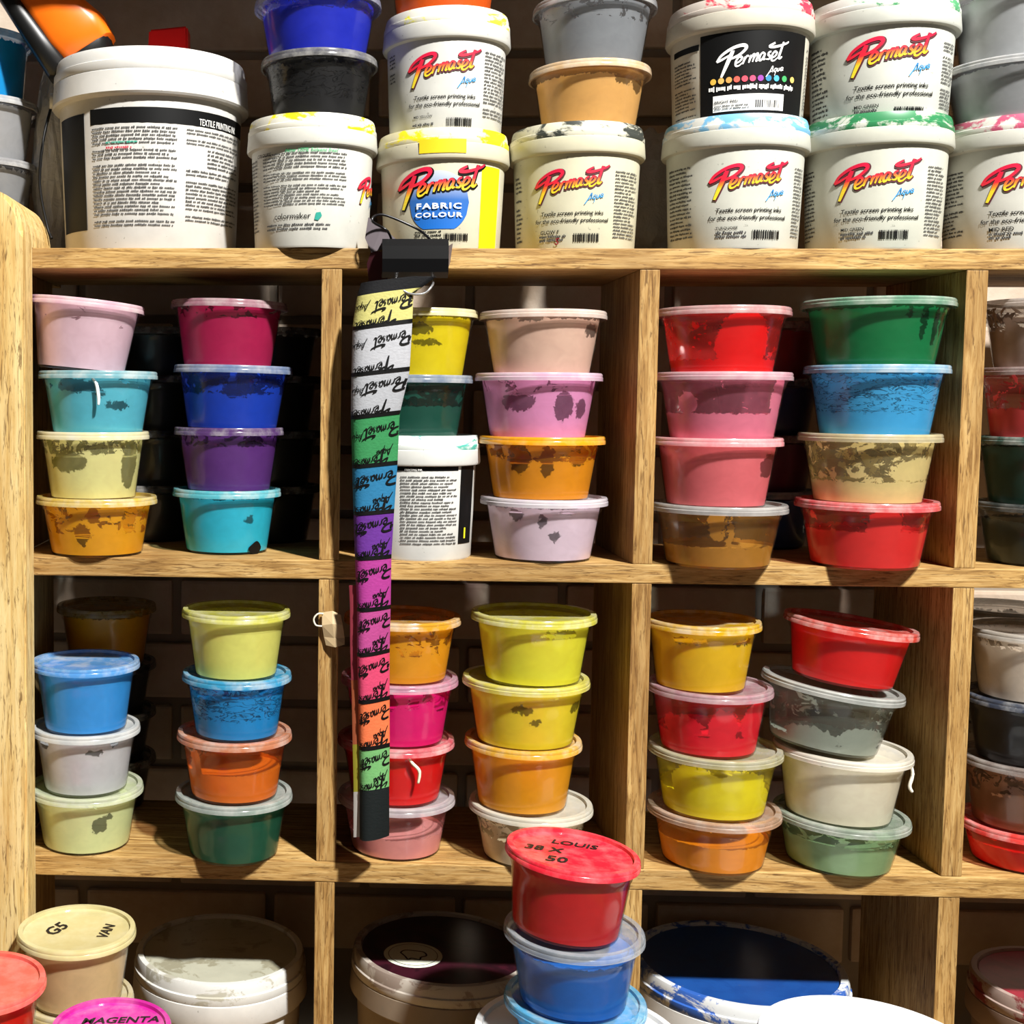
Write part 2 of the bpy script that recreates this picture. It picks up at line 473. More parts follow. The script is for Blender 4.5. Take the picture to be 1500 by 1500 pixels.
def ribbons(strokes, grow=0.0, tilt=0.13):
    """brush strokes -> flat faces; (x, y) with the line of writing rising to the right; third value = height along the letters"""
    V, Fc, G = [], [], []
    for pts, w in strokes:
        P = spline(pts, 5)
        n = len(P); base = len(V)
        for i, (x, y) in enumerate(P):
            xa, ya = P[max(i - 1, 0)]; xb, yb = P[min(i + 1, n - 1)]
            dx, dy = xb - xa, yb - ya; L = math.hypot(dx, dy) or 1
            s = i / (n - 1)
            hw = w * 1.3 * (0.55 + 0.45 * math.sin(PI * min(1, 0.15 + s * 0.85))) * 0.75 + grow
            e = grow if i in (0, n - 1) else 0
            ex = (-e if i == 0 else e) * dx / L; ey = (-e if i == 0 else e) * dy / L
            for sg in (1, -1):
                qx = x - dy / L * hw * sg + ex; qy = y + dx / L * hw * sg + ey
                V.append((qx + 0.12 * qy, qy + tilt * qx)); G.append((0.5, (qy + 0.6) / 4.2))
        for i in range(n - 1):
            a = base + 2 * i
            Fc.append((a, a + 1, a + 3, a + 2))
    return V, Fc, G

# ------------------------------------------------------------------ ink tubs
NTUB = [0]
def tub(name, X, Y, z0, h, R, col, fill=0.9, smear=0.0, holes=(), adds=(), crack=0.0, lid=None, opac=0.62,
        label='', tilt=0.0, group=None, writing=None, taper=0.755, shell=None, ink=True, curl=None, mark=None):
    """round takeaway tub: clear body, ink inside, pressed-on lid"""
    NTUB[0] += 1
    seed = NTUB[0]
    t = thing(name, label, 'tub', (X, Y, z0), (0, math.radians(tilt), 0), group)
    rb, rt = R * taper, R * 0.915
    lt = 0.0075                                        # lid rim height
    hb = h - 0.004
    def rr(z): return rb + (rt - rb) * (z / hb)
    prof = [(0.0, 0.0016), (rb - 0.006, 0.0016), (rb - 0.004, 0.0), (rb - 0.0016, 0.0), (rb, 0.0018), (rr(0.010), 0.010),
            (rr(hb * 0.5), hb * 0.5), (rr(hb * 0.80), hb * 0.80), (rr(hb * 0.80) + 0.0010, hb * 0.815), (rt + 0.0006, hb - 0.005), (R * 0.965, hb - 0.004), (R * 0.97, hb)]
    lathe('tub_body', prof, shell or M_SHELL, t)
    if ink:
        g = 0.0011
        v0, v1 = 0.0025, hb - 0.003
        zs = [v0 + (v1 - v0) * k / 5 for k in range(6)]
        p = [(rr(z) - g, z) for z in zs]
        V, U, Fc = [], [], []
        seg = 48; n = len(p)
        for i in range(seg + 1):
            a = 2 * PI * i / seg
            for k, (r, z) in enumerate(p):
                V.append((-r * math.sin(a), r * math.cos(a), z)); U.append((i / seg, k / 5))
        for i in range(seg):
            for j in range(n - 1):
                a, b = i * n + j, (i + 1) * n + j
                Fc.append((a, b, b + 1, a + 1))
        def disc(z, vv, wob):                          # floor and surface of the ink, folded like stirred paint
            rg = random.Random(seed)
            ph = [rg.uniform(0, 6.28) for _ in range(4)]
            base = len(V); rings = 6
            for j in range(rings + 1):
                rad = (rr(z) - g * 1.2) * j / rings
                for i in range(24):
                    a = 2 * PI * i / 24
                    zz = z + wob * (0.6 * math.sin(2 * a + ph[0] + j) + 0.5 * math.sin(3 * a + ph[1] - 1.3 * j)) * (j / rings) * (1 - 0.5 * j / rings)
                    V.append((rad * math.cos(a), rad * math.sin(a), zz)); U.append((0.5, vv))
            for j in range(rings):
                for i in range(24):
                    a = base + j * 24 + i; b = base + j * 24 + (i + 1) % 24
                    Fc.append((a, b, b + 24, a + 24) if j else (a, b + 24, a + 24))
        disc(v0, -0.5, 0)
        zf = v0 + (v1 - v0) * max(0.06, min(fill, 0.93)) - 0.003
        disc(max(v0 + 0.002, zf), -0.5, 0.0022 if fill < 0.9 else 0.0008)
        mesh_obj('ink', V, Fc, ink_mat(col, fill, smear, holes, adds, crack, seed), t, U)
    lc = lid or col
    zt = h
    lp = [(0.0, zt - 0.0042), (rb + 0.001, zt - 0.0042), (rb + 0.0035, zt - 0.0036), (R * 0.90, zt - 0.0030), (R * 0.905, zt), (R * 0.985, zt), (R, zt - 0.0014),
          (R * 0.997, zt - 0.0034), (R * 1.008, zt - 0.0042), (R * 1.008, zt - lt), (R * 0.975, zt - lt)]
    lo = lathe('lid', lp, lid_mat(lc, opac), t, 56)
    for wr in (writing or ()):
        s, cx, cy, w, rot = wr
        V, Fc, hh = text2d(s, 0.25, 0.022)
        ca, sa = math.cos(rot), math.sin(rot)
        VV = []
        for x, y in V:
            x = (x - 0.5) * w; y = (y - hh / 2) * w
            VV.append((cx * R + x * ca - y * sa, cy * R + x * sa + y * ca, zt - 0.0034))
        mesh_obj('marker_writing', VV, Fc, M_MARK, lo, None, False)
    if mark:                                            # a dab of dried black on the outside
        fx, mv, mw, mh = mark
        V, Fc = [], []
        for i in range(9):
            for j in range(5):
                q, w_ = -1 + i / 4, -1 + j / 2
                ex = math.sqrt(max(0.05, 1 - q * q))
                zz = max(0.0, mv * hb + mh * hb * w_ * ex * (1 + .25 * math.sin(3 * q + 1)))
                a = math.asin(fx) + q * mw
                r = rr(zz) + .0005
                V.append((r * math.sin(a), -r * math.cos(a), zz))
        for i in range(8):
            for j in range(4): Fc.append((5 * i + j, 5 * i + 5 + j, 5 * i + 6 + j, 5 * i + j + 1))
        mesh_obj('black_dab', V, Fc, M_BLACK, t)
    if curl:                                            # a curl of dried ink hanging from the rim
        fx, pts, cc = curl
        a = math.asin(fx)
        P = spline([(R * 0.95 * math.sin(a) + x, -(rr(hb * 0.6) + 0.004) * math.cos(a) - 0.001 + 0.0 * z, h - 0.007 + z) for x, z in pts], 5)
        m = len(P)
        tube('dried_drip', P, [0.0011 + 0.0007 * math.sin(PI * i / m) for i in range(m)], flat('dried_' + cc, cc, 0.4), t, 6)
    return t
def stack(Y, zbase, items, group):
    """items from the bottom up: rim left px, rim right px, rim height px"""
    z = zbase
    for it in items:
        xl, xr, y = it.pop('px')
        X, zr = unproj((xl + xr) / 2, y, Y)
        R = (xr - xl) / 2 / ppm(Y) * it.pop('k', 0.985)
        ztop = zr + 0.0038
        z += 0.8 * R * .755 * abs(math.sin(math.radians(it.get('tilt', 0.0)))) if abs(it.get('tilt', 0)) > 3 else 0
        X -= (ztop - z) * math.sin(math.radians(it.get('tilt', 0.0)))
        tub('ink_tub', X, Y, z, ztop - z, R, group=group, **it)
        z = ztop - 0.0028
    return z
A_, L_, O_ = 'adds', 'label', 'opac'
G2, G3, G4, G1 = 'ink tubs stacked on the upper shelf', 'ink tubs stacked on the middle shelf', 'ink tubs standing below the shelves', 'ink tubs on top of the shelf unit'
# ---- upper row of pigeonholes
stack(0.038, S2T, [
    dict(px=(52, 232, 731), col='#f0a812', fill=.42, smear=.62, holes=[(-.12, .42, .16, .22), (.1, .82, .12, .16), (.75, .75, .12, .3)], lid='#d8bb55', label='amber ink tub with brown torn patches at the bottom of stack beside timber post'),
    dict(px=(53, 220, 637), col='#eadf9e', fill=.75, smear=.5, holes=[(-.4, .62, .42, .17), (.3, .85, .2, .09), (.88, .55, .12, .4)], lid='#e6dcae', label='cream ink tub with a long dark gap in the ink, on the amber tub'),
    dict(px=(55, 232, 550), col='#5fb4c6', fill=.80, smear=.75, holes=[(-.25, .86, .40, .12), (.55, .5, .2, .08), (.2, .75, .1, .1)], lid='#7fb2bb', label='aqua ink tub with dark flakes, between cream and pale pink tubs', curl=(.08, [(0, 0), (.004, -.006), (.006, -.018), (.006, -.026)], '#dfeef0')),
    dict(px=(42, 214, 447), tilt=5.5, col='#edc9d4', fill=.72, smear=.9, lid='#e3b4c2', label='tilted pale pink ink tub topping the stack beside timber post'),
], G2)
stack(0.07, S2T, [
    dict(px=(252, 413, 720), col='#38b2ca', fill=.97, holes=[(.55, .60, .1, .07)], mark=(.72, .1, .2, .1), lid='#5fbcc8', label='turquoise ink tub with black chip at base, under the purple tub'),
    dict(px=(254, 417, 631), col='#5b2f78', fill=.80, smear=.5, lid='#6d4a86', opac=.45, label='dark purple ink tub between turquoise and royal blue tubs'),
    dict(px=(254, 430, 542), col='#0c3fae', fill=.62, smear=.42, holes=[(.15, .7, .25, .15)], lid='#7f92b5', opac=.5, tilt=1, label='royal blue ink tub between purple and maroon tubs'),
    dict(px=(250, 422, 449), col='#a8204f', fill=.82, smear=.6, lid='#b5808f', opac=.5, tilt=1.5, label='maroon ink tub topping the stack over royal blue'),
], G2)
# ---- stack behind the hanging strip: built after the buckets
zs3 = None
stack(0.043, S2T, [
    dict(px=(704, 888, 732), col='#d8c3cf', fill=.97, holes=[(-.62, .84, .1, .1), (-.2, .75, .07, .12), (.05, .45, .1, .09), (.25, .88, .13, .03)], lid='#d8cdd6', label='pale lilac ink tub at the bottom, under the orange tub'),
    dict(px=(702, 884, 644), col='#ee9a10', fill=.70, smear=.6, holes=[(-.55, .75, .18, .28), (-.05, .70, .13, .28), (.55, .80, .2, .2)], lid='#e29a1c', opac=.8, label='orange ink tub with purple-brown gaps, between lilac tubs'),
    dict(px=(697, 880, 553), col='#dd94bd', fill=.80, smear=.7, holes=[(-.52, .62, .3, .15), (.35, .55, .2, .26), (.7, .5, .12, .18)], lid='#dcb3c9', label='orchid pink ink tub with mauve patches, between orange and peach tubs'),
    dict(px=(703, 886, 464), col='#ecc5b2', fill=.97, holes=[(.8, .78, .14, .12), (-.35, .95, .2, .04)], lid='#dcc3b4', label='pale peach ink tub topping the stack over orchid pink'),
], G2)
stack(0.012, S2T, [
    dict(px=(957, 1148, 742), col='#a8752c', fill=.36, smear=.12, adds=[(-.3, .8, .14, .3), (-.1, .55, .05, .4)], lid='#c9c6c2', opac=.4, label='nearly empty tub with ochre brown ink, under the coral pink tub'),
    dict(px=(959, 1141, 646), col='#f07a80', fill=.92, smear=.85, holes=[(.78, .66, .2, .2)], lid='#f09ba0', label='coral pink ink tub with one mauve patch, over the ochre tub'),
    dict(px=(963, 1154, 552), col='#f088a0', fill=.42, smear=.1, adds=[(.78, .7, .16, .4), (-.8, .6, .12, .2)], lid='#e6b3bf', opac=.5, label='half-full pink ink tub with clear grey band, under the bright red tub'),
    dict(px=(966, 1152, 459), col='#e8121c', fill=.22, smear=.2, adds=[(.1, .45, .5, .6)], lid='#d9a0a0', opac=.5, label='bright red ink tub with clear sides topping the stack over half-full pink'),
], G2)
stack(0.02, S2T, [
    dict(px=(1172, 1365, 737), col='#ee3a38', fill=.62, smear=.3, holes=[], adds=[(-.08, .75, .3, .3)], lid='#ee6468', label='coral red ink tub with torn dark band, bottom of stack next to divider'),
    dict(px=(1177, 1369, 640), col='#d3c188', fill=.34, smear=.38, adds=[(.55, .55, .45, .2), (.2, .45, .2, .1), (.8, .8, .1, .2)], lid='#d9cba0', opac=.5, label='khaki swirled ink tub with clear windows, on the coral red tub'),
    dict(px=(1186, 1380, 542), col='#4aa3d8', fill=.98, crack=1.0, lid='#7ab4d6', label='sky blue ink tub with dark cracks, under the emerald tub'),
    dict(px=(1182, 1387, 447), col='#08723f', fill=.95, holes=[(.35, .7, .06, .3), (.6, .65, .06, .32), (.75, .72, .05, .25), (.1, .85, .05, .1)], lid='#7fae92', opac=.5, label='emerald green ink tub with torn drips, topping the stack over sky blue'),
], G2)
stack(0.05, S2T, [
    dict(px=(1437, 1622, 741), col='#152421', fill=.8, lid='#5c6664', opac=.3, label='black-green ink tub under the dark bottle green one'),
    dict(px=(1440, 1625, 645), col='#0d3a30', fill=.95, lid='#2f5a50', opac=.6, label='dark bottle green ink tub under the watermelon pink one'),
    dict(px=(1443, 1628, 545), col='#c8484c', fill=.45, smear=.3, lid='#b89a96', opac=.35, label='watermelon pink ink tub under the taupe one'),
    dict(px=(1449, 1634, 447), col='#a08f86', fill=.62, smear=.5, lid='#b0a39a', opac=.5, label='taupe ink tub topping the stack over watermelon pink'),
], G2)
# tubs standing behind, against the wall
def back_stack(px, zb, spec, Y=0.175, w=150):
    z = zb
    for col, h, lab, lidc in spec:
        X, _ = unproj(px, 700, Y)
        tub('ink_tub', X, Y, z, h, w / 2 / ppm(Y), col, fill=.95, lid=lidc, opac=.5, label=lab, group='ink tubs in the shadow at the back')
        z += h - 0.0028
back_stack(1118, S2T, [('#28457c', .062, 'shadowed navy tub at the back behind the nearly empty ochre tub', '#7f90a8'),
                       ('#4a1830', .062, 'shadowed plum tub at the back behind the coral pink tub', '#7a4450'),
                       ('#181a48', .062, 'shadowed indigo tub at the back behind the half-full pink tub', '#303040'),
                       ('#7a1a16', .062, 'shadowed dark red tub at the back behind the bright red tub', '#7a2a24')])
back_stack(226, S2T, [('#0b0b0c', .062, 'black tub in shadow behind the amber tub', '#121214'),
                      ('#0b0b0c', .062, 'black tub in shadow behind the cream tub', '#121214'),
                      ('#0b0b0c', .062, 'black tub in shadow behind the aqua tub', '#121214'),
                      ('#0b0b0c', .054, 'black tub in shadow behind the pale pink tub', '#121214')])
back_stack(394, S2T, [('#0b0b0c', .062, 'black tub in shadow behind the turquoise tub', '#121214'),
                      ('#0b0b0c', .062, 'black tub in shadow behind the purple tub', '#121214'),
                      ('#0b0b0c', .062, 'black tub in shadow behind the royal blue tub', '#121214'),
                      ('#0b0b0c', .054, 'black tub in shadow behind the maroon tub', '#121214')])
# ---- lower row of pigeonholes
stack(0.042, S3T, [
    dict(px=(40, 213, 1152), col='#ccd6a0', fill=.85, smear=.8, holes=[(.45, .55, .16, .16), (.6, .72, .1, .06)], lid='#c9d0ae', opac=.55, label='pale celery green ink tub at the bottom of stack beside the post'),
    dict(px=(43, 208, 1065), col='#bfc0c2', fill=.97, holes=[(.35, .80, .17, .07), (.72, .93, .07, .06), (-.75, .88, .12, .08)], lid='#c9ccca', label='light grey ink tub with black scratches, on the celery green tub'),
    dict(px=(44, 207, 971), col='#3f94dc', fill=.98, lid='#5f9cd0', label='cornflower blue ink tub topping the stack over light grey'),
], G3)
stack(0.024, S3T, [
    dict(px=(254, 431, 1162), col='#074f38', fill=.95, smear=.5, lid='#a9b4ac', opac=.5, label='deep bottle green ink tub under the orange tub, overhanging the shelf'),
    dict(px=(257, 430, 1074), col='#f07a12', fill=.50, smear=.1, lid='#d9906a', opac=.5, label='half-full bright orange ink tub on the bottle green tub', adds=[(-.75, .6, .12, .35)]),
    dict(px=(265, 429, 988), col='#1b87c4', fill=.8, smear=.6, crack=1.4, lid='#3f9fc8', label='cerulean blue ink tub with streaks, between orange and pale yellow tubs'),
    dict(px=(265, 427, 896), col='#dfdc7a', fill=.9, smear=.9, lid='#c6c455', label='pale lemon ink tub topping the stack over cerulean blue'),
], G3)
stack(0.048, S3T, [
    dict(px=(493, 668, 1165), col='#e89a96', fill=.42, smear=.12, lid='#cfc4c8', opac=.45, label='half-empty salmon pink ink tub at the foot of the hanging strip'),
    dict(px=(493, 667, 1082), col='#e0161c', fill=.92, smear=.8, lid='#d8606a', label='scarlet ink tub with a cream drip, behind the hanging strip', curl=(.16, [(0, 0), (.004, -.006), (.011, -.014), (.010, -.026)], '#efe3c4')),
    dict(px=(498, 672, 993), col='#f0107e', fill=.70, smear=.6, holes=[(-.35, .8, .25, .2), (.8, .8, .15, .2)], lid='#dca0b8', opac=.45, label='hot magenta ink tub behind the hanging strip'),
    dict(px=(503, 676, 905), col='#f4a80c', fill=.5, smear=.62, lid='#d8a02c', label='marigold ink tub topping the stack behind the hanging strip'),
], G3)
stack(0.034, S3T, [
    dict(px=(686, 868, 1178), col='#cdbfa4', fill=.5, smear=.5, lid='#d9d3bf', opac=.6, label='beige ink tub under the golden orange tub'),
    dict(px=(680, 852, 1085), col='#efa414', fill=.95, holes=[], lid='#e6b440', label='golden orange ink tub between beige and yellow tubs', smear=.9),
    dict(px=(677, 863, 995), col='#dcc63a', fill=.9, smear=.85, holes=[(-.2, .72, .2, .08), (.05, .5, .1, .06), (.85, .7, .12, .1)], lid='#d8cf62', label='mustard yellow ink tub with olive scuffs, between golden orange and lime yellow tubs'),
    dict(px=(690, 873, 901), col='#dcd244', fill=.75, smear=.9, holes=[(.35, .86, .35, .06)], lid='#cfc950', label='lime yellow ink tub topping the stack over mustard yellow'),
], G3)
stack(0.034, S3T, [
    dict(px=(950, 1140, 1184), col='#ee9226', fill=.55, smear=.12, lid='#cfa98a', opac=.42, label='half-full light orange ink tub at the bottom under the clear yellow tub'),
    dict(px=(952, 1142, 1096), col='#f2dc14', fill=.42, smear=.05, adds=[(.2, .55, .55, .36), (-.6, .55, .4, .4)], lid='#cfc9a0', opac=.4, label='clear tub with bright yellow ink heaped to one side'),
    dict(px=(950, 1128, 1006), col='#d30a30', fill=.34, smear=.12, adds=[(0, .5, .3, .35), (.7, .6, .3, .35), (-.75, .5, .3, .2)], lid='#cfa0aa', opac=.42, label='half-full crimson ink tub between clear yellow and sunflower tubs'),
    dict(px=(945, 1111, 911), col='#f8c608', fill=.86, smear=.9, lid='#dcae20', label='sunflower yellow ink tub topping the stack over crimson', holes=[(.6, .84, .2, .05), (-.5, .86, .3, .05)]),
], G3)
stack(0.036, S3T, [
    dict(px=(1137, 1326, 1193), col='#7d9a70', fill=.66, smear=.42, lid='#9fac9a', opac=.5, tilt=2, label='sage green ink tub at the bottom under the ivory tub'),
    dict(px=(1138, 1329, 1098), col='#e8dcc6', fill=.97, lid='#e3dccb', tilt=2, label='ivory ink tub with stringy drips at its rim, on the sage green tub', curl=(.9, [(0, 0), (.003, -.010), (.001, -.022), (.004, -.028)], '#eee6d4')),
    dict(px=(1122, 1318, 1003), col='#8f968a', fill=.12, smear=.25, adds=[(.35, .28, .5, .24), (-.6, .2, .4, .2)], lid='#b9bcb6', opac=.5, tilt=8, label='tilted nearly empty grey-green ink tub on the ivory tub'),
    dict(px=(1155, 1338, 914), col='#e41f1e', fill=.93, smear=.9, lid='#d84a3e', tilt=7, label='tilted poppy red ink tub topping the stack over grey-green'),
], G3)
stack(0.05, S3T, [
    dict(px=(1411, 1592, 1206), col='#e8201e', fill=.62, smear=.2, lid='#ee4a44', label='vivid red ink tub under the brown tub at the bottom'),
    dict(px=(1415, 1596, 1112), col='#70482e', fill=.55, smear=.55, lid='#a3928a', opac=.4, label='brown ink tub between vivid red and black tubs'),
    dict(px=(1420, 1601, 1022), col='#0a0a0e', fill=.97, lid='#4c5568', opac=.5, label='jet black ink tub under the dirty white tub'),
    dict(px=(1425, 1606, 925), col='#cfc2b2', fill=.85, smear=.6, holes=[(.1, .85, .3, .15)], lid='#c2b8aa', opac=.5, label='dirty white ink tub over the jet black tub'),
], G3)
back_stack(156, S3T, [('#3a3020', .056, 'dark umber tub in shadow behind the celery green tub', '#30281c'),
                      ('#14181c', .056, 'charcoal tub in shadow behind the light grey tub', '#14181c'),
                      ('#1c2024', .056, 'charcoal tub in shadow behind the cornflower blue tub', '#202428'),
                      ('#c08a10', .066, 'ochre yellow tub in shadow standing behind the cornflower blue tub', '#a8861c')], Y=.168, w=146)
back_stack(1480, S3T, [('#8a8a88', .115, 'grey pot in shadow behind the brown tub', '#9a9a98'),
                       ('#b9bab8', .125, 'pale grey pot in shadow behind the dirty white tub', '#b9bab8')], Y=.17, w=150)

# ------------------------------------------------------------------ buckets
def bucket(name, X, Y, z0, h, R, base, lidc, stain, amt, label, group, lip=None, top=None, taper=0.90, handle=False, notch=False, cat='bucket'):
    """straight plastic pail with a skirted rim and a clip-on lid; returns what the label printers need"""
    t = thing(name, label, cat, (X, Y, z0), (0, 0, 0), group)
    big = R > 0.08
    sk = 0.026 if big else 0.017                        # skirt
    ll = 0.020 if big else 0.0125                       # lid lip
    hb = h - ll - sk
    rb, rt = R * taper * 0.965, R * 0.925
    def rr(z): return rb + (rt - rb) * z / hb
    mb = plastic_white(name + '_body', base)
    ml = plastic_white(name + '_lid' + str(len(bpy.data.materials)), lidc, stain, amt)
    prof = [(0, 0.002), (rb - 0.006, 0.002), (rb - 0.004, 0), (rb - 0.001, 0.0), (rb, 0.002), (rr(hb * .5), hb * .5), (rt, hb), (R * 0.985, hb + 0.001), (R * 1.0, hb + 0.003),
            (R * 0.985, hb + sk * 0.9), (R * 0.95, hb + sk), (R * 0.94, hb + sk)]
    lathe('pail_body', prof, mb, t, 64)
    zt = h
    q = hb + sk - 0.002
    prof = [(R * 0.95, q), (R * 0.972, q), (R * 0.985, q + 0.002), (R * 0.982, q + ll * .45), (R * 0.965, q + ll * .5), (R * 0.962, zt - 0.004), (R * 0.945, zt), (R * 0.885, zt), (R * 0.875, zt - 0.004), (0, zt - 0.004)]
    lo = lathe('lid', prof, ml, t, 64)
    if top:
        lathe('lid_panel', [(R * 0.872, zt - 0.0036), (R * 0.865, zt - 0.0028), (0, zt - 0.0028)], top, lo, 64)
    if notch:                                           # tamper tab left open in the skirt
        a0 = -math.atan2(X, Y + D)
        V, Fc = [], []
        for k in range(9):
            a = a0 - 0.34 + 0.68 * k / 8
            for zz, rq in ((hb + sk * 0.30, R * 1.006), (hb + sk + 0.001, R * 1.006)):
                V.append((rq * math.sin(a), -rq * math.cos(a), zz))
        for k in range(8): Fc.append((2 * k, 2 * k + 2, 2 * k + 3, 2 * k + 1))
        mesh_obj('tamper_slot', V, Fc, flat('yellow_slot', '#dcb91e', 0.4), t)
    return dict(o=t, X=X, Y=Y, z=z0, h=h, R=R, hb=hb, rr=rr, body=None)
def bucket_px(px, Y, z0, **kw):
    """px: rim left, rim right, height in the picture of the rim's side ends, taken at the skirt"""
    xl, xr, y = px
    X, zr = unproj((xl + xr) / 2, y, Y)
    R = (xr - xl) / 2 / ppm(Y) * 0.985
    big = R > 0.08
    h = zr - z0 + (0.026 if big else 0.0135)
    return bucket(kw.pop('name', 'ink_bucket'), X, Y, z0, h, R, **kw)
def front(b): return b['Y'] - b['R'] * 0.92
def phi(b, px):
    """angle round the bucket that shows at that column of the picture"""
    zc = b['z'] + b['hb'] * .5
    view = -math.atan2(b['X'], b['Y'] + D)
    X, _ = unproj(px, 300 if b['z'] > ZC else 700, b['Y'] - b['R'] * .3)
    cx, _ = unproj_center(b)
    s = (X - cx) / (b['rr'](b['hb'] * .5))
    return view + math.asin(max(-0.985, min(0.985, s)))
def unproj_center(b):
    # where the bucket axis shows, brought to the same depth as phi() uses
    Yr = b['Y'] - b['R'] * .3
    k = (Yr + D) / (b['Y'] + D)
    return b['X'] * k, 0
def zof(b, px, py):
    return unproj(px, py, front(b))[1] - b['z']
def wrap(b, pts, ph, zc, off):
    out = []
    for x, z in pts:
        zz = zc + z
        r = b['rr'](max(0, min(zz, b['hb']))) + off
        a = ph + x / r
        out.append((r * math.sin(a), -r * math.cos(a), zz))
    return out
def panel(b, px0, px1, py0, py1, mat, off=0.0003, name='label_panel', n=14, m=4):
    a0, a1 = phi(b, px0), phi(b, px1)
    pc = (px0 + px1) / 2
    z1, z0 = zof(b, pc, py0), zof(b, pc, py1)
    V, U, Fc = [], [], []
    for i in range(n + 1):
        a = a0 + (a1 - a0) * i / n
        for j in range(m + 1):
            zz = z0 + (z1 - z0) * j / m
            r = b['rr'](zz) + off
            V.append((r * math.sin(a), -r * math.cos(a), zz)); U.append((i / n, j / m))
    for i in range(n):
        for j in range(m):
            p = i * (m + 1) + j
            Fc.append((p, p + m + 1, p + m + 2, p + 1))
    return mesh_obj(name, V, Fc, mat, b['o'], U)
def printed(b, shape, px, py, wpx, mat, off=0.0007, name='lettering', uvs=None, hscale=1.0, parent=None):
    V, Fc = shape[0], shape[1]
    x0 = min(v[0] for v in V); x1 = max(v[0] for v in V); y0 = min(v[1] for v in V); y1 = max(v[1] for v in V)
    s = wpx / ppm(front(b)) / (x1 - x0)
    pts = [((x - (x0 + x1) / 2) * s, (y - (y0 + y1) / 2) * s * hscale) for x, y in V]
    return mesh_obj(name, wrap(b, pts, phi(b, px), zof(b, px, py), off), Fc, mat, parent or b['o'], uvs, False)
def lines(b, px0, px1, py0, py1, n, seed, mat=None, off=0.0006, thick=0.36, ragged=0.3):
    """small print too fine to read"""
    rg = random.Random(seed)
    a0, a1 = phi(b, px0), phi(b, px1)
    pc = (px0 + px1) / 2
    zt, zb = zof(b, pc, py0), zof(b, pc, py1)
    V, Fc = [], []
    pitch = (zt - zb) / n
    lw = min(.2, pitch * .52 / max(.004, abs(a1 - a0) * b['R']))
    for i in range(n):
        z = zt - pitch * (i + .5)
        if rg.random() < .06: continue
        end = 1 - (rg.random() * ragged if rg.random() < .5 else 0)
        x = 0.0
        while x < end:
            for _ in range(rg.randint(2, 8)):           # letters of one word
                w = rg.uniform(.55, 1.0) * lw
                if x + w > end: break
                up = rg.choice((.5, .5, .62, .9)); dn = rg.choice((.5, .5, .5, .8))
                q = []
                for u, zz in ((x, -dn), (x + w, -dn), (x + w, up), (x, up)):
                    a = a0 + (a1 - a0) * u; Z = z + zz * pitch * thick
                    r = b['rr'](Z) + off
                    q.append((r * math.sin(a), -r * math.cos(a), Z))
                p = len(V); V += q; Fc.append((p, p + 1, p + 2, p + 3))
                x += w * 1.28
            x += lw * .8
    o = mesh_obj('small_print', V, Fc, mat or M_GREYTXT, b['o'], None, False)
    o['kind'] = 'stuff'
    return o
def barcode(b, px0, px1, py0, py1, seed=1):
    rg = random.Random(seed)
    a0, a1 = phi(b, px0), phi(b, px1)
    pc = (px0 + px1) / 2
    zt, zb = zof(b, pc, py0), zof(b, pc, py1)
    V, Fc = [], []; u = 0
    while u < 1:
        w = rg.choice((.018, .03, .045)); q = []
        for uu, Z in ((u, zb), (min(1, u + w), zb), (min(1, u + w), zt), (u, zt)):
            a = a0 + (a1 - a0) * uu; r = b['rr'](Z) + .0008
            q.append((r * math.sin(a), -r * math.cos(a), Z))
        p = len(V); V += q; Fc.append((p, p + 1, p + 2, p + 3)); u += w + rg.choice((.018, .03, .04))
    return mesh_obj('barcode', V, Fc, M_BLACK, b['o'], None, False)
PS = ribbons(PERMASET); PSO = ribbons(PERMASET, 0.13); AQ = ribbons(AQUA, 0, 0.2)
def logo(b, px, py, w, white=False, aqua=True):
    if white:
        printed(b, PS, px, py, w, M_WHITEPR, .0008, 'logo')
        printed(b, AQ, px + w * .27, py + w * .19, w * .26, M_WHITEPR, .0008, 'logo_word')
        return
    lg = printed(b, PSO, px + w * .006, py + w * .008, w * 1.02, M_BLACK if not aqua else flat('logo_shadow', '#5a2a30'), .0006, 'logo_outline')
    printed(b, PS, px, py, w, M_LOGO, .0010, 'logo', PS[2])
    if aqua: printed(b, AQ, px + w * .29, py + w * .20, w * .25, M_AQUA, .0010, 'logo_word', AQ[2])
def std_label(b, cx, logo_xy, w, cols, name, seed, code_y):
    lx, ly = logo_xy
    logo(b, lx, ly, w)
    k = w / 115
    printed(b, text2d('Textile screen printing inks', .12, .012), lx + 2 * k, ly + 45 * k, 94 * k, M_BLACK)
    printed(b, text2d('for the eco-friendly professional', .12, .012), lx + 1 * k, ly + 56 * k, 112 * k, M_BLACK)
    printed(b, text2d(name, 0, .01), lx - 30 * k, code_y - 4 * k, 30 * k, M_BLACK)
    lines(b, lx - 45 * k, lx - 2 * k, code_y, code_y + 11 * k, 2, seed, thick=.5)
    barcode(b, lx + 5 * k, lx + 42 * k, code_y - 1 * k, code_y + 12 * k, seed)
    for (a, c, y0, y1, n) in cols: lines(b, a, c, y0, y1, n, seed + n)

GB = 'white ink buckets on top of the shelf unit'
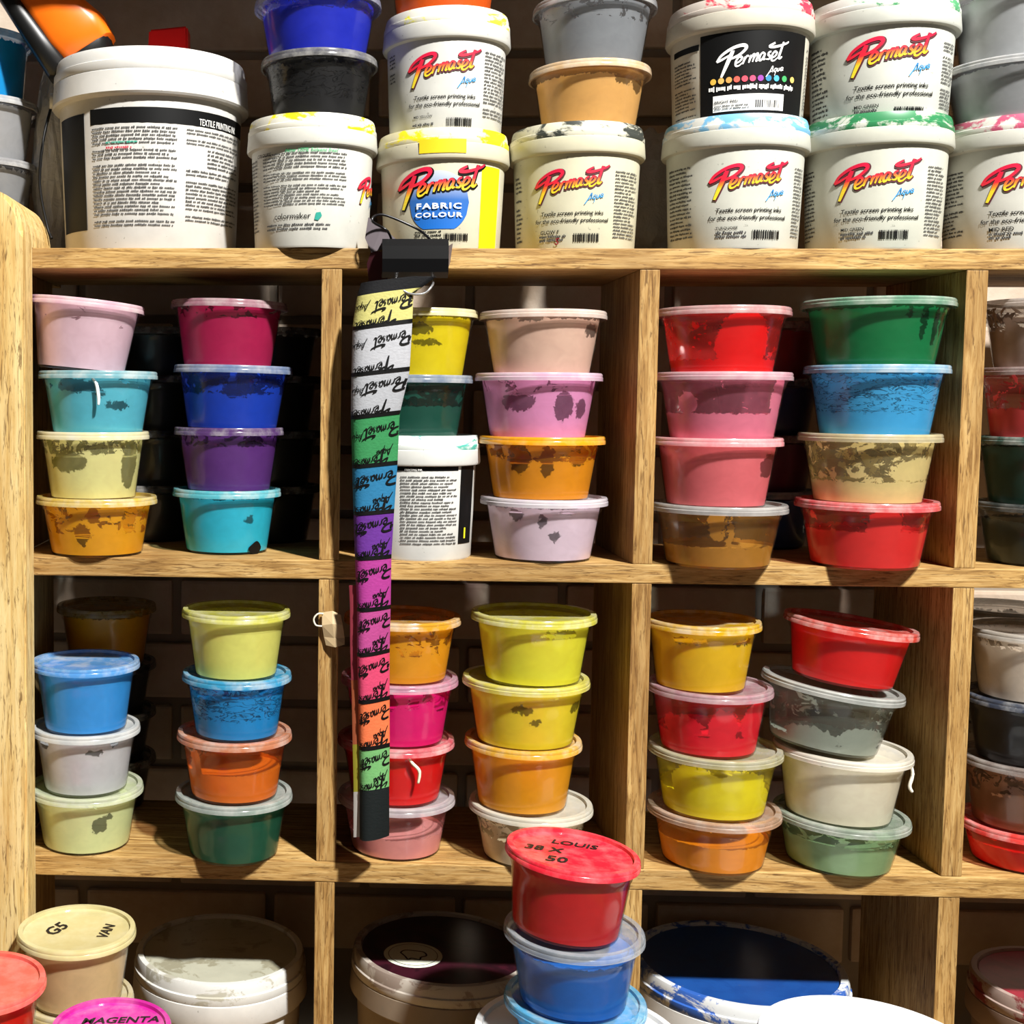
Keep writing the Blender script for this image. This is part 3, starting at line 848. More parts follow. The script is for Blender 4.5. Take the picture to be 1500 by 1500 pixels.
# --- big pail
b1 = bucket_px((78, 365, 142), 0.105, S1T, name='ink_pail', base='#d6d3cc', lidc='#dcdad4', stain='#c9c6bf', amt=.1, cat='pail', group=None,
               label='large white pail with a text-covered label and black panel beside timber post')
panel(b1, 96, 130, 160, 333, M_BLACK)
panel(b1, 139, 351, 156, 179, M_BLACK)
printed(b1, text2d('TEXTILE PRINTING INK', 0, .0), 317, 172, 84, M_WHITEPR, .0009, hscale=1.7)
lines(b1, 141, 257, 183, 331, 27, 5, M_GREYTXT, ragged=.2)
lines(b1, 270, 345, 183, 208, 5, 6); lines(b1, 300, 345, 210, 240, 5, 7); lines(b1, 270, 345, 243, 322, 14, 8)
lines(b1, 160, 195, 212, 218, 1, 3, flat('red_print', '#c0384a'), .0010)
lines(b1, 160, 210, 204, 210, 1, 4, flat('green_print', '#3f9f86'), .0010)
hx = [(-b1['R'] * 1.0, -.01, b1['hb'] + .012)]
tube('bail_handle', spline([(-b1['R'] * 0.99, -.012, b1['hb'] + .014), (-b1['R'] * 1.05, -.03, b1['hb'] * .80), (-b1['R'] * 1.09, -.03, b1['hb'] * .5), (-b1['R'] * 1.02, -.03, b1['hb'] * .22), (-b1['R'] * .96, -.035, b1['hb'] * .12)], 6), .0016, M_BLACK, b1['o'], 8)
tube('handle_boss', [(-b1['R'] * .93, -.012, b1['hb'] + .012), (-b1['R'] * 1.02, -.014, b1['hb'] + .012)], .009, plastic_white('boss', '#d8d6d0'), b1['o'], 16)
# --- pail with the yellow-stained lid
b2 = bucket_px((362, 553, 205), 0.045, S1T, base='#d3d2c8', lidc='#e6e3d4', stain='#e8d51c', amt=.25, group=GB, label='white bucket with yellow paint on its lid, its back label to the front')
lines(b2, 388, 505, 221, 246, 5, 11); lines(b2, 388, 505, 250, 300, 11, 12); lines(b2, 371, 380, 225, 335, 20, 13)
printed(b2, text2d('COLOURS -', .3, .01), 390, 222, 36, M_BLACK)
printed(b2, text2d('Now 100% Solvent free!', .3, .01), 456, 219, 80, flat('green_print2', '#3fa06a'), .0008)
printed(b2, text2d('colormaker', 0, -.002), 428, 315, 57, M_BLACK)
printed(b2, ([(0, 0), (.5, -.1), (1.0, .5), (.8, 1), (.2, .9)], [(0, 1, 2, 3, 4)]), 466, 316, 11, flat('teal_print', '#1f8a7a'), .0008, 'maker_mark')
lines(b2, 392, 487, 325, 337, 2, 14)
logo(b2, 563, 268, 100)
# --- yellow fabric colour pail and the one on it
b3 = bucket_px((552, 745, 226), 0.060, S1T, base='#d2ccb2', lidc='#e4dcba', stain='#e2d21e', amt=.35, group=GB, notch=True, label='cream bucket with yellow stripe and a round blue emblem')
panel(b3, 702, 727, 240, 366, flat('yellow_stripe', '#ecd50e', .4), .0004, 'yellow_stripe')
a = []
Vd, Fd = [], []
for i in range(25):
    xx = -1 + 2 * i / 24; yy = math.sqrt(max(0, 1 - xx * xx))
    for j in range(7): Vd.append((xx, max(-.86, -yy) + (yy - max(-.86, -yy)) * j / 6))
for i in range(24):
    for j in range(6): Fd.append((7 * i + j, 7 * i + 7 + j, 7 * i + 8 + j, 7 * i + j + 1))
printed(b3, (Vd, Fd), 643, 292, 89, M_BLUEDISC, .0004, 'emblem', [(.5, (y + .86) / 1.86) for x, y in Vd])
logo(b3, 645, 271, 138, aqua=False)
printed(b3, text2d('FABRIC', 0, .03, 1.2), 643, 301, 66, M_WHITEPR, .0016, hscale=.62)
printed(b3, text2d('COLOUR', 0, .03, 1.2), 643, 314, 70, M_WHITEPR, .0016, hscale=.62)
lines(b3, 609, 648, 336, 352, 3, 21, M_BLACK); barcode(b3, 651, 685, 341, 352, 3)
def top_of(b): return b['z'] + b['h']
b3u = bucket_px((562, 746, 55), 0.062, top_of(b3) - .003, base='#d2d1c9', lidc='#e9e6d8', stain='#dcd640', amt=.2, group=GB, label='white bucket standing on the cream bucket with yellow stripe')
std_label(b3u, 650, (647, 97), 112, [(704, 733, 70, 174, 20), (571, 580, 66, 110, 8)], 'MID YELLOW', 31, 172)
# --- ivory pail
b4 = bucket_px((748, 941, 217), 0.062, S1T, base='#d3ceb2', lidc='#dcd8c2', stain='#3a3d38', amt=.36, group=GB, label='ivory bucket with black and silver paint on the lid, under the tan tub')
std_label(b4, 845, (836, 268), 112, [(897, 927, 247, 348, 20), (758, 767, 240, 350, 16)], 'GLOW F', 41, 342)
printed(b4, text2d('S', .2, .02), 818, 352, 7, flat('red_marker', '#7a1a24'), .0012, 'marker_writing')
# --- turquoise and red pair
b5 = bucket_px((975, 1178, 208), 0.058, S1T, base='#cdcdc0', lidc='#dfe0d8', stain='#6fa9cc', amt=.34, group=GB, label='white bucket with blue paint on the lid under the black-labelled bucket')
std_label(b5, 1075, (1096, 262), 116, [(1155, 1166, 240, 345, 20), (985, 1018, 235, 345, 18)], 'TURQUOISE', 51, 337)
b5u = bucket_px((982, 1184, 42), 0.058, top_of(b5) - .003, base='#cfc9b8', lidc='#ddd2c6', stain='#c8384e', amt=.22, group=GB, label='bucket with black label and coloured dots, red paint on the lid')
panel(b5u, 1024, 1163, 44, 173, M_BLACK)
panel(b5u, 987, 1022, 55, 64, M_BLACK)
logo(b5u, 1096, 84, 104, white=True)
for k, c in enumerate(('#e8b84a', '#e0b060', '#c89850', '#e05a4c', '#e84a5c', '#d8486c', '#8a3a9a', '#2a7aa0', '#4aa0c8', '#3f9a5a', '#d8b060')):
    Vc = [(math.cos(2 * PI * q / 14), math.sin(2 * PI * q / 14)) for q in range(14)]
    printed(b5u, (Vc, [tuple(range(14))]), 1042 + k * 10.6, 115 - k * .2, 8.6, flat('dot_' + c, c), .0008, 'colour_dot')
lines(b5u, 1036, 1150, 123, 129, 1, 55, M_WHITEPR, .0008, .8, 0)
panel(b5u, 1042, 1138, 136, 160, M_WHITEPR, .0007, 'price_label')
printed(b5u, text2d('BRIGHT RED', 0, .01), 1060, 146, 32, M_BLACK, .0012)
lines(b5u, 1044, 1092, 150, 158, 2, 56, M_GREYTXT, .0012); barcode(b5u, 1100, 1134, 145, 156, 5)
lines(b5u, 988, 1018, 70, 172, 20, 57); lines(b5u, 1166, 1176, 60, 172, 22, 58)
# --- green pair
b6 = bucket_px((1181, 1384, 205), 0.06, S1T, base='#cdcdbe', lidc='#dfe0d2', stain='#2f7a4c', amt=.42, group=GB, label='white bucket with thick green paint on the lid, between two other labelled buckets')
std_label(b6, 1280, (1283, 260), 120, [(1348, 1370, 240, 345, 20), (1185, 1200, 235, 345, 18)], 'MID GREEN', 61, 337)
b6u = bucket_px((1189, 1393, 38), 0.06, top_of(b6) - .003, base='#d0d1c6', lidc='#e3e4dc', stain='#4f9a68', amt=.16, group=GB, label='white bucket standing on the bucket with thick green lid paint')
std_label(b6u, 1290, (1297, 76), 124, [(1362, 1384, 55, 160, 20), (1190, 1212, 50, 165, 16)], 'MID GREEN', 62, 156)
# --- pink lidded pail at the end
b7 = bucket_px((1388, 1590, 207), 0.06, S1T, base='#cdcbc0', lidc='#e0dcd2', stain='#b8526e', amt=.36, group=GB, label='white bucket with pink paint on the lid under grey tubs')
std_label(b7, 1484, (1502, 262), 122, [(1382, 1420, 238, 345, 18)], 'MID RED', 71, 337)
# --- small pail behind the hanging strip
b8 = bucket_px((520, 704, 656), 0.055, S2T, base='#d6d6d0', lidc='#e6ece6', stain='#4fa898', amt=.22, group=None, label='white bucket with black and white label on the shelf behind the hanging strip')
panel(b8, 560, 668, 683, 690, M_BLACK)
panel(b8, 672, 690, 680, 800, M_BLACK)
lines(b8, 588, 668, 697, 800, 22, 81)
printed(b8, text2d('PRINTING INK', 0, .01), 606, 688, 26, M_WHITEPR, .0012)
printed(b8, ([(0, 0), (1, 0), (1, 1), (0, 1)], [(0, 1, 2, 3)]), 680, 784, 4, flat('yellow_patch', '#d8d820'), .0012, 'yellow_mark', hscale=4)
z = top_of(b8) - .003
for (xl, xr, y, kw) in ((520, 692, 556, dict(col='#0c4a3c', fill=.55, smear=.35, lid='#8a98ac', opac=.5, label='dark teal green ink tub on the bucket behind the hanging strip')),
                        (527, 700, 462, dict(col='#f4d90a', fill=.97, holes=[(-.1, .78, .3, .1), (.1, .55, .3, .06)], lid='#e0d6a0', label='canary yellow ink tub over the dark teal tub behind the hanging strip'))):
    X, zr = unproj((xl + xr) / 2, y, .055); R = (xr - xl) / 2 / ppm(.055) * .985
    tub('ink_tub', X, .055, z, zr + .0038 - z, R, group=G2, **kw); z = zr + .001
# --- tubs on the pails of the top row
def on_top(Y, z, items):
    stack(Y, z, items, G1)
on_top(0.045, top_of(b2) - .004, [
    dict(px=(383, 552, 98), col='#141416', fill=.9, smear=.5, crack=1.2, lid='#6c6c6e', opac=.5, label='smeared black ink tub on the bucket with yellow lid paint'),
    dict(px=(374, 557, 12), col='#2430b4', fill=.78, smear=.55, lid='#8f93b0', opac=.5, label='ultramarine ink tub on the smeared black tub')])
on_top(0.062, top_of(b4) - .004, [
    dict(px=(778, 949, 113), col='#dca868', fill=.9, holes=[(.5, .85, .22, .1), (.8, .8, .12, .16)], lid='#d8b88c', label='tan ink tub on the ivory bucket'),
    dict(px=(784, 957, 17), col='#85888c', fill=.72, smear=.6, lid='#a9aaac', opac=.5, label='mid grey ink tub on the tan tub')])
on_top(0.05, top_of(b7) - .004, [
    dict(px=(1392, 1590, 108), col='#9c9ea0', fill=.97, holes=[(-.3, .78, .06, .05), (.0, .8, .06, .06)], lid='#a8aaac', label='grey ink tub on the bucket with pink lid paint'),
    dict(px=(1400, 1598, 2), col='#b4b6b8', fill=.97, lid='#b8babc', label='pale grey ink tub on the grey tub over the pink lid')])
on_top(0.062, top_of(b3u) - .004, [
    dict(px=(563, 738, -82), col='#e8640c', fill=.97, lid='#d8783c', label='vivid orange tub on the upper of the two yellow-stained buckets')])
# stack behind the timber post
stack(0.142, S1T, [
    dict(px=(-112, 54, 248), col='#8f9092', fill=.97, lid='#9a9a9c', label='grey tub at the bottom of stack behind the timber post top'),
    dict(px=(-112, 56, 160), col='#a2a3a6', fill=.97, lid='#b5b5b6', label='grey tub under the azure cup behind the timber post top'),
    dict(px=(-118, 47, 64), col='#249ae0', fill=.97, lid='#4aa0d8', taper=.82, label='azure blue cup with red-marked rim over grey tubs behind the post')], G1)

# ------------------------------------------------------------------ things on the big pail
def orange_tool():
    zt = top_of(b1)
    X, _ = unproj(128, 70, .09)
    t = thing('power_tool', 'orange and black plastic tool leaning on the large white pail', 'tool', (X, .10, zt + 0.001), (0, math.radians(-33), 0))
    def loft(name, secs, mat):
        V, Fc = [], []; n = 16
        for (z, cx, w, d, cy) in secs:
            for k in range(n):
                a = 2 * PI * k / n
                ca, sa = math.cos(a), math.sin(a)
                e = 0.55
                V.append((cx + w * math.copysign(abs(ca) ** e, ca), cy + d * math.copysign(abs(sa) ** e, sa), z))
        m = len(secs)
        for j in range(m - 1):
            for k in range(n):
                Fc.append((j * n + k, j * n + (k + 1) % n, (j + 1) * n + (k + 1) % n, (j + 1) * n + k))
        Fc.append(tuple(range(n))[::-1]); Fc.append(tuple((m - 1) * n + k for k in range(n)))
        return sharp(mesh_obj(name, V, Fc, mat, t), 50)
    loft('orange_shell', [(.010, .012, .020, .02, 0), (.014, .010, .030, .026, 0), (.035, .008, .034, .030, 0), (.060, .004, .030, .030, 0), (.10, 0, .026, .028, 0), (.125, 0, .026, .028, 0)], flat('orange_plastic', '#e86a10', .35))
    loft('black_grip', [(.004, -.022, .010, .020, 0), (.010, -.026, .014, .027, 0), (.05, -.028, .012, .031, 0), (.10, -.030, .010, .029, 0), (.125, -.030, .010, .029, 0)], flat('black_plastic', '#101010', .4))
    loft('black_foot', [(-.004, .000, .022, .020, 0), (.004, .002, .030, .026, 0), (.013, .006, .030, .026, 0)], flat('black_plastic', '#101010', .4))
orange_tool()
def red_cap():
    X, _ = unproj(249, 60, .13)
    zt = top_of(b1) - .004
    hh = unproj(249, 37, .105)[1] - zt
    t = thing('red_plastic_block', 'small red plastic cap standing on the large white pail', 'cap', (X, .12, zt))
    bm = bmesh.new()
    h, w0, w1, dd = hh, .0215, .019, .015
    vs = [bm.verts.new(p) for p in ((-w0, -dd, 0), (w0, -dd, 0), (w0, dd, 0), (-w0, dd, 0), (-w1, -dd * .9, h * .93), (w1 + .002, -dd * .9, h), (w1 + .002, dd * .9, h), (-w1, dd * .9, h * .93))]
    for f in ((3, 2, 1, 0), (4, 5, 6, 7), (0, 1, 5, 4), (1, 2, 6, 5), (2, 3, 7, 6), (3, 0, 4, 7)): bm.faces.new([vs[i] for i in f])
    bmesh.ops.bevel(bm, geom=bm.edges[:], offset=.002, segments=2, affect='EDGES')
    me = bpy.data.meshes.new('cap_body'); bm.to_mesh(me); bm.free(); me.materials.append(flat('red_cap', '#c01212', .35))
    o = bpy.data.objects.new('cap_body', me); COL.objects.link(o); o.parent = t
    mesh_obj('cap_rim', *ring_strip(w0 * 1.02, dd * 1.02, .0, .005), flat('red_cap', '#c01212', .35), t)
def ring_strip(w, d, z0, z1):
    P = [(-w, -d), (w, -d), (w, d), (-w, d)]
    V = [(x, y, z) for x, y in P for z in (z0, z1)]
    return V, [(2 * i, 2 * ((i + 1) % 4), 2 * ((i + 1) % 4) + 1, 2 * i + 1) for i in range(4)]
red_cap()
def crumple(name, px, py0, py1, wpx, Y, zbase, label, depth, seed):
    X, zt = unproj(px, py0, Y)
    h = zt - zbase; w = wpx / ppm(Y) / 2
    rg = random.Random(seed)
    bm = bmesh.new()
    bmesh.ops.create_icosphere(bm, subdivisions=4, radius=1.0)
    ph = [(Vector((rg.uniform(-1, 1), rg.uniform(-1, 1), rg.uniform(-1, 1))).normalized(), rg.uniform(3, 11), rg.uniform(0, 6)) for _ in range(14)]
    for v in bm.verts:
        d = sum(abs(math.sin(v.co.dot(n) * f + p)) for n, f, p in ph) / 14
        s = .78 + .42 * d
        zz = v.co.z * .5 + .5
        q = v.co * s
        v.co = Vector((q.x * w * (1.15 - .25 * zz), q.y * depth, max(0.0, (q.z * .5 + .5)) * h))
    bmesh.ops.recalc_face_normals(bm, faces=bm.faces)
    me = bpy.data.meshes.new(name); bm.to_mesh(me); bm.free()
    t = NT('crumpled_film')
    tc = t.n('ShaderNodeTexCoord').outputs['Object']
    nz = t.noise(tc, 60, 5, .6, .8)
    b = t.bsdf(t.mix(nz, (*lin('#8f9092'), 1), (*lin('#c4c5c8'), 1)), .32, .6)
    t.l(t.bump(nz, .8, .004), b.inputs['Normal'])
    me.materials.append(t.done(b.outputs[0]))
    o = bpy.data.objects.new(name, me); COL.objects.link(o); o.location = (X, Y, zbase)
    tag(o, label, 'plastic bag')
crumple('plastic_bag', 80, 95, 340, 60, .165, S1T, 'crumpled grey plastic bag behind the large white pail', .026, 4)
crumple('plastic_bag', 958, 195, 350, 84, .19, S1T, 'crumpled grey plastic bag in shadow behind the ivory bucket', .026, 9)

# ------------------------------------------------------------------ hanging swatch strip
def swatch_strip():
    rows = [(404, 532, 640), (430, 524, 606), (475, 517, 604), (545, 515, 600), (605, 514, 586), (680, 516, 583), (750, 518, 578), (815, 520, 574), (890, 523, 573), (955, 523, 572), (1025, 525, 572), (1095, 526, 572), (1155, 527, 571), (1232, 527, 571)]
    YS = -0.040
    root_x, root_z = unproj(590, 395, YS)
    t = thing('swatch_strip', 'long hanging cloth strip of coloured swatches with black script, clipped to the shelf', 'swatch strip', (root_x, YS, root_z))
    def S(u, y, off=0.0):
        y = max(rows[0][0], min(rows[-1][0], y))
        for k in range(len(rows) - 1):
            if y <= rows[k + 1][0]: break
        (ya, la, ra), (yb, lb, rb_) = rows[k], rows[k + 1]
        f = (y - ya) / (yb - ya)
        l, r = la + (lb - la) * f, ra + (rb_ - ra) * f
        w = (r - l)
        turn = math.radians(8 + 34 * min(1, max(0, (y - 600) / 350)))          # the cloth turns as it hangs
        x0, z = unproj(l, y, YS)
        x1, _ = unproj(r, y, YS)
        dpt = (u) * (x1 - x0) * math.tan(turn)
        bow = -0.0035 * math.sin(PI * min(1, u * 1.0)) + 0.006 * math.exp(-u * 14)
        return Vector((x0 + (x1 - x0) * u - root_x, dpt * .5 + bow - off + 0.0022 * math.sin(y / 55.0 + 2 * u), z - root_z))
    sl = {1: 16, 2: 14, 3: 10, 4: 8, 5: 6}
    segs = [(408, 428, (16, 16, 18), 'black cloth head under the clip'), (428, 476, (178, 172, 104), 'pale yellow swatch'), (476, 545, (160, 161, 165), 'silver white swatch'),
            (545, 608, (152, 154, 158), 'pale grey swatch'), (608, 681, (48, 122, 72), 'green swatch'), (681, 751, (34, 102, 140), 'blue swatch'), (751, 817, (86, 38, 122), 'purple swatch'),
            (817, 892, (148, 48, 122), 'magenta swatch'), (892, 958, (158, 62, 120), 'orchid swatch'), (958, 1028, (184, 60, 94), 'rose swatch'),
            (1028, 1097, (200, 100, 60), 'orange swatch'), (1097, 1158, (96, 148, 90), 'light green swatch'), (1158, 1231, (12, 18, 18), 'black swatch')]
    def slope(y): return 13 * max(0.25, 1 - (y - 430) / 500)
    def sheet(name, ya, yb, mat, off=0.0, u0=0.0, u1=1.0, n=10, m=8, th=0.0009):
        V, Fc = [], []
        for side in (0, 1):
            for i in range(n + 1):
                u = u0 + (u1 - u0) * i / n
                for j in range(m + 1):
                    y = ya + (yb - ya) * j / m
                    V.append(tuple(S(u, y - slope(y) * (u - .4), off - side * th)))
        q = (n + 1) * (m + 1)
        for i in range(n):
            for j in range(m):
                p = i * (m + 1) + j
                Fc.append((p, p + 1, p + m + 2, p + m + 1)); Fc.append((q + p, q + p + m + 1, q + p + m + 2, q + p + 1))
        for j in range(m):
            Fc.append((j, q + j, q + j + 1, j + 1)); p = n * (m + 1) + j; Fc.append((p, p + 1, q + p + 1, q + p))
        return mesh_obj(name, V, Fc, mat, t)
    for k, (ya, yb, c, lab) in enumerate(segs):
        tcm = NT('woven_cloth')
        tc = tcm.n('ShaderNodeTexCoord').outputs['Object']
        nz = tcm.noise(tcm.mapping(tc, (300, 300, 500)), 1.0, 3)
        cc = lin(c)
        bs = tcm.bsdf(tcm.mix(nz, (*[x * .82 for x in cc], 1), (*[min(1, x * 1.15) for x in cc], 1)), .75, .2)
        tcm.l(tcm.bump(nz, .5, .0006), bs.inputs['Normal'])
        o = sheet('swatch', ya, yb, tcm.done(bs.outputs[0])); o['label'] = lab
        if 1 <= k <= 10: sheet('black_band', yb - 2.6, yb + 3.2, M_BLACK, .0006, m=2, th=.0004)
        if 1 <= k <= 11:
            H = yb - ya
            wpx = 84
            def script(rib, uc, yc, w):
                """writing runs upside down and climbs to the right"""
                x0 = min(v[0] for v in rib[0]); x1 = max(v[0] for v in rib[0]); y0 = min(v[1] for v in rib[0]); y1 = max(v[1] for v in rib[0])
                s = w / (x1 - x0)
                V, ok = [], []
                for x, y in rib[0]:
                    dx, dy = -(x - (x0 + x1) / 2) * s, (y - (y0 + y1) / 2) * s      # turned half round
                    a = math.radians(-13)
                    px, py = dx * math.cos(a) - dy * math.sin(a), dx * math.sin(a) + dy * math.cos(a)
                    wl = 84 if k < 3 else (72 if k < 5 else 54)
                    u = uc + px / wl; yy = yc + py
                    ok.append(-0.0 <= u <= 1.0 and ya + 2 < yy + slope(yy) * (u - .4) < yb)
                    V.append(tuple(S(max(0, min(1, u)), yy, .0009)))
                Fc = [f for f in rib[1] if all(ok[i] for i in f)]
                if Fc: mesh_obj('script_print', V, Fc, M_BLACK, t, None, False)
            sh = (.72 if k < 5 else .62)
            script(PSB, sh - .08 + (k % 3) * .03, ya + H * .26, 72)
            script(AQB, .12 if k < 5 else .1, ya + H * .42, 26)
            script(PSB, .34, ya + H * .92, 66)
            if k >= 4: script(AQB, .72, ya + H * .70, 28)
    # second layer of the folded cloth showing behind the edge
    def back(ya, yb, c, lab):
        V, Fc = [], []
        m = 10
        for side in (0, 1):
            for i, u in enumerate((-.20, .35)):
                for j in range(m + 1):
                    y = ya + (yb - ya) * j / m
                    p = S(0, y) ; x0, zz = unproj(0, y, YS)
                    e = S(1, y)
                    V.append((p.x + (e.x - p.x) * u, .012 + .006 * u - side * .0009, p.z))
        q = 2 * (m + 1)
        for j in range(m):
            Fc.append((j, j + 1, m + 2 + j, m + 1 + j)); Fc.append((q + j, q + m + 1 + j, q + m + 2 + j, q + j + 1)); Fc.append((j, q + j, q + j + 1, j + 1))
        o = mesh_obj('back_layer', V, Fc, flat('cloth_' + c, c, .75, .2), t); o['label'] = lab
    for ya, yb, c, lab in ((860, 1000, '#9a3a48', 'dull red back fold'), (1000, 1095, '#a85a3a', 'rust back fold'), (1095, 1165, '#9a9430', 'olive yellow back fold'), (1165, 1232, '#b8b4ae', 'off-white back fold')):
        back(ya, yb, c, lab)
PSB = ribbons(PERMASET, -0.02, 0.0); AQB = ribbons(AQUA, 0.0, 0.0)
swatch_strip()

def binder_clip():
    x0, zt = unproj(560, 358, -.03); x1, zb = unproj(656, 412, -.03)
    cx = (x0 + x1) / 2; w = (x1 - x0) / 2
    t = thing('binder_clip', 'black binder clip biting the shelf edge above the hanging strip', 'clip', (cx, -.001, S1B - .0085))
    MB = flat('clip_black', '#060607', .28, .5)
    zc = .0137
    prof = [(.020, .0285), (.004, .029), (-.028, .033), (-.0335, .026), (-.035, .014), (-.0335, .002), (-.028, -.003), (.004, .006), (.020, .0078)]
    V, Fc = [], []
    n = len(prof)
    th = .0012
    for (xx, k) in ((-w, 1.0), (-w * .86, 1.0), (w * .86, 1.0), (w, 1.0)):
        for (y, z) in prof: V.append((xx, y, z))
        for (y, z) in prof:
            V.append((xx, y + (th if y < -.02 else 0), z + (-th if z > .014 else th)))
    N = 2 * n
    for s in range(3):
        for j in range(n - 1):
            a = s * N + j
            Fc.append((a, a + 1, a + N + 1, a + N)); b2_ = a + n
            Fc.append((b2_, b2_ + N, b2_ + N + 1, b2_ + 1))
    for s in (0, 3):
        for j in range(n - 1):
            a = s * N + j; Fc.append((a, a + n, a + n + 1, a + 1) if s == 0 else (a, a + 1, a + n + 1, a + n))
    mesh_obj('clip_body', V, Fc, MB, t, None, False)
    MW = flat('clip_wire', '#1a1a1c', .25, .6, .6)
    tube('wire_arm', spline([(-.020, -.012, .030), (-.026, -.030, .040), (-.040, -.024, .050), (-.030, -.022, .056), (0, -.022, .044), (.012, -.018, .036), (.018, -.012, .030)], 6), .0012, MW, t, 8)
    tube('wire_arm', spline([(-.018, -.012, -.003), (-.016, -.033, -.010), (-.006, -.038, -.018), (.008, -.038, -.018), (.016, -.033, -.010), (.018, -.012, -.003)], 6), .0012, flat('clip_wire_pale', '#b8b8b8', .25, .6, .8), t, 8)
    t2 = sharp(mesh_obj('cloth_scrap', [(-.040, -.012, .024), (-.026, -.020, .022), (-.024, -.022, -.002), (-.032, -.014, -.010), (-.042, -.008, -.004), (-.044, -.010, .012), (-.034, -.003, .008)],
                  [(0, 1, 5), (1, 2, 4, 5), (2, 3, 4), (0, 6, 1), (1, 6, 2), (2, 6, 3), (3, 6, 4), (4, 6, 5), (5, 6, 0)], flat('dark_red_cloth', '#381018', .8, .2)), 30)
    t2.parent = t; t2['label'] = 'dark red cloth scrap caught in the clip'
    fs = mesh_obj('film_scrap', [(-.043, -.006, .056), (-.030, -.012, .046), (-.012, -.016, .030), (-.040, -.014, .022), (-.046, -.010, .036), (-.034, -.004, .036)], [(0, 4, 5), (4, 3, 5), (3, 2, 5), (2, 1, 5), (1, 0, 5), (0, 1, 2, 3, 4)], flat('grey_film', '#5c5458', .4), t, None, False)
    fs['label'] = 'grey plastic film scrap'
    for sgn in (1,):
        mesh_obj('torn_corner', [(w * .98, -.030, .026), (w * 1.16, -.020, .030), (w * 1.10, -.016, .012), (w * .98, -.030, .004), (w * 1.0, -.012, .018)],
                 [(0, 3, 2, 1), (0, 1, 4), (1, 2, 4), (2, 3, 4), (3, 0, 4)], flat('grey_film', '#5c5458', .4), t, None, False)
binder_clip()
def masking_tape():
    X, z = unproj(487, 897, -.002)
    t = thing('masking_tape', 'torn bit of masking tape stuck on the divider between two pigeonholes', 'tape', (X, -.002, z))
    V, Fc = [], []
    n, m = 4, 6
    pts = [[(-.010, 0), (.0, .002), (.008, -.002)], [(-.010, -.012), (0, -.010), (.010, -.011)], [(-.008, -.024), (.002, -.024), (.012, -.024)], [(-.006, -.032), (.003, -.033), (.012, -.030)]]
    for side in (0, 1):
        for r in range(4):
            for c in range(3):
                x, zz = pts[r][c]
                V.append((x, -.001 - .003 * (r == 1) - .002 * (c == 1) - .001 * r * c - side * .0005, zz))
    for side in (0, 1):
        for r in range(3):
            for c in range(2):
                p = side * 12 + r * 3 + c
                Fc.append((p, p + 1, p + 4, p + 3))
    mesh_obj('tape_strip', V, Fc, flat('tape', '#b9a27c', .6), t, None, False)
    tube('tape_curl', spline([(-.009, -.003, -.001), (-.014, -.004, -.001), (-.018, -.004, -.006), (-.016, -.004, -.012), (-.010, -.004, -.013)], 5), .0009, flat('tape_edge', '#d8d2c0', .5), t, 6)
masking_tape()

# ------------------------------------------------------------------ below the shelves
def pail_px(px, Y, label, base, lidc, stain, amt, top=None, group=None, name='ink_pail'):
    xl, xr, y = px
    X, zr = unproj((xl + xr) / 2, y, Y)
    R = (xr - xl) / 2 / ppm(Y) * .985
    h = zr + .012 - S4T
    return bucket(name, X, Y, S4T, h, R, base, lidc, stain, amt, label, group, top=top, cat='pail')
GP = 'large pails below the shelves'
p1 = pail_px((189, 456, 1403), .105, 'large white pail with a scuffed grey lid under the left pigeonhole', '#dcdad4', '#dcdcd6', '#a8a596', .12, plastic_white('scuffed_lid', '#b9b8a4', '#8d8974', .2), GP)
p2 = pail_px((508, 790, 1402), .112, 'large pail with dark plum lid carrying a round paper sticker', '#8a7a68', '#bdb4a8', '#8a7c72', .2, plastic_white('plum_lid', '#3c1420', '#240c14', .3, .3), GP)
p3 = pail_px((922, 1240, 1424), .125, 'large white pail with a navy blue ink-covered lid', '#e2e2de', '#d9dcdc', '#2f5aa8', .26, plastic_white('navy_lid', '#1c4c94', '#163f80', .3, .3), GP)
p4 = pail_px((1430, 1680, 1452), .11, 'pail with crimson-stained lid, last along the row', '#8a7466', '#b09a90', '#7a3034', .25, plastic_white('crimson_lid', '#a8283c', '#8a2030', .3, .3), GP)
p5 = pail_px((683, 1010, 1534), -.118, 'large pail with plain white lid carrying the front stack of tubs', '#ecebe8', '#f0efec', None, 0, None, GP)
p6 = pail_px((1108, 1442, 1550), -.15, 'large pail with clean white lid in front of the navy-lidded pail', '#eeeeeb', '#f4f4f2', None, 0, None, GP)
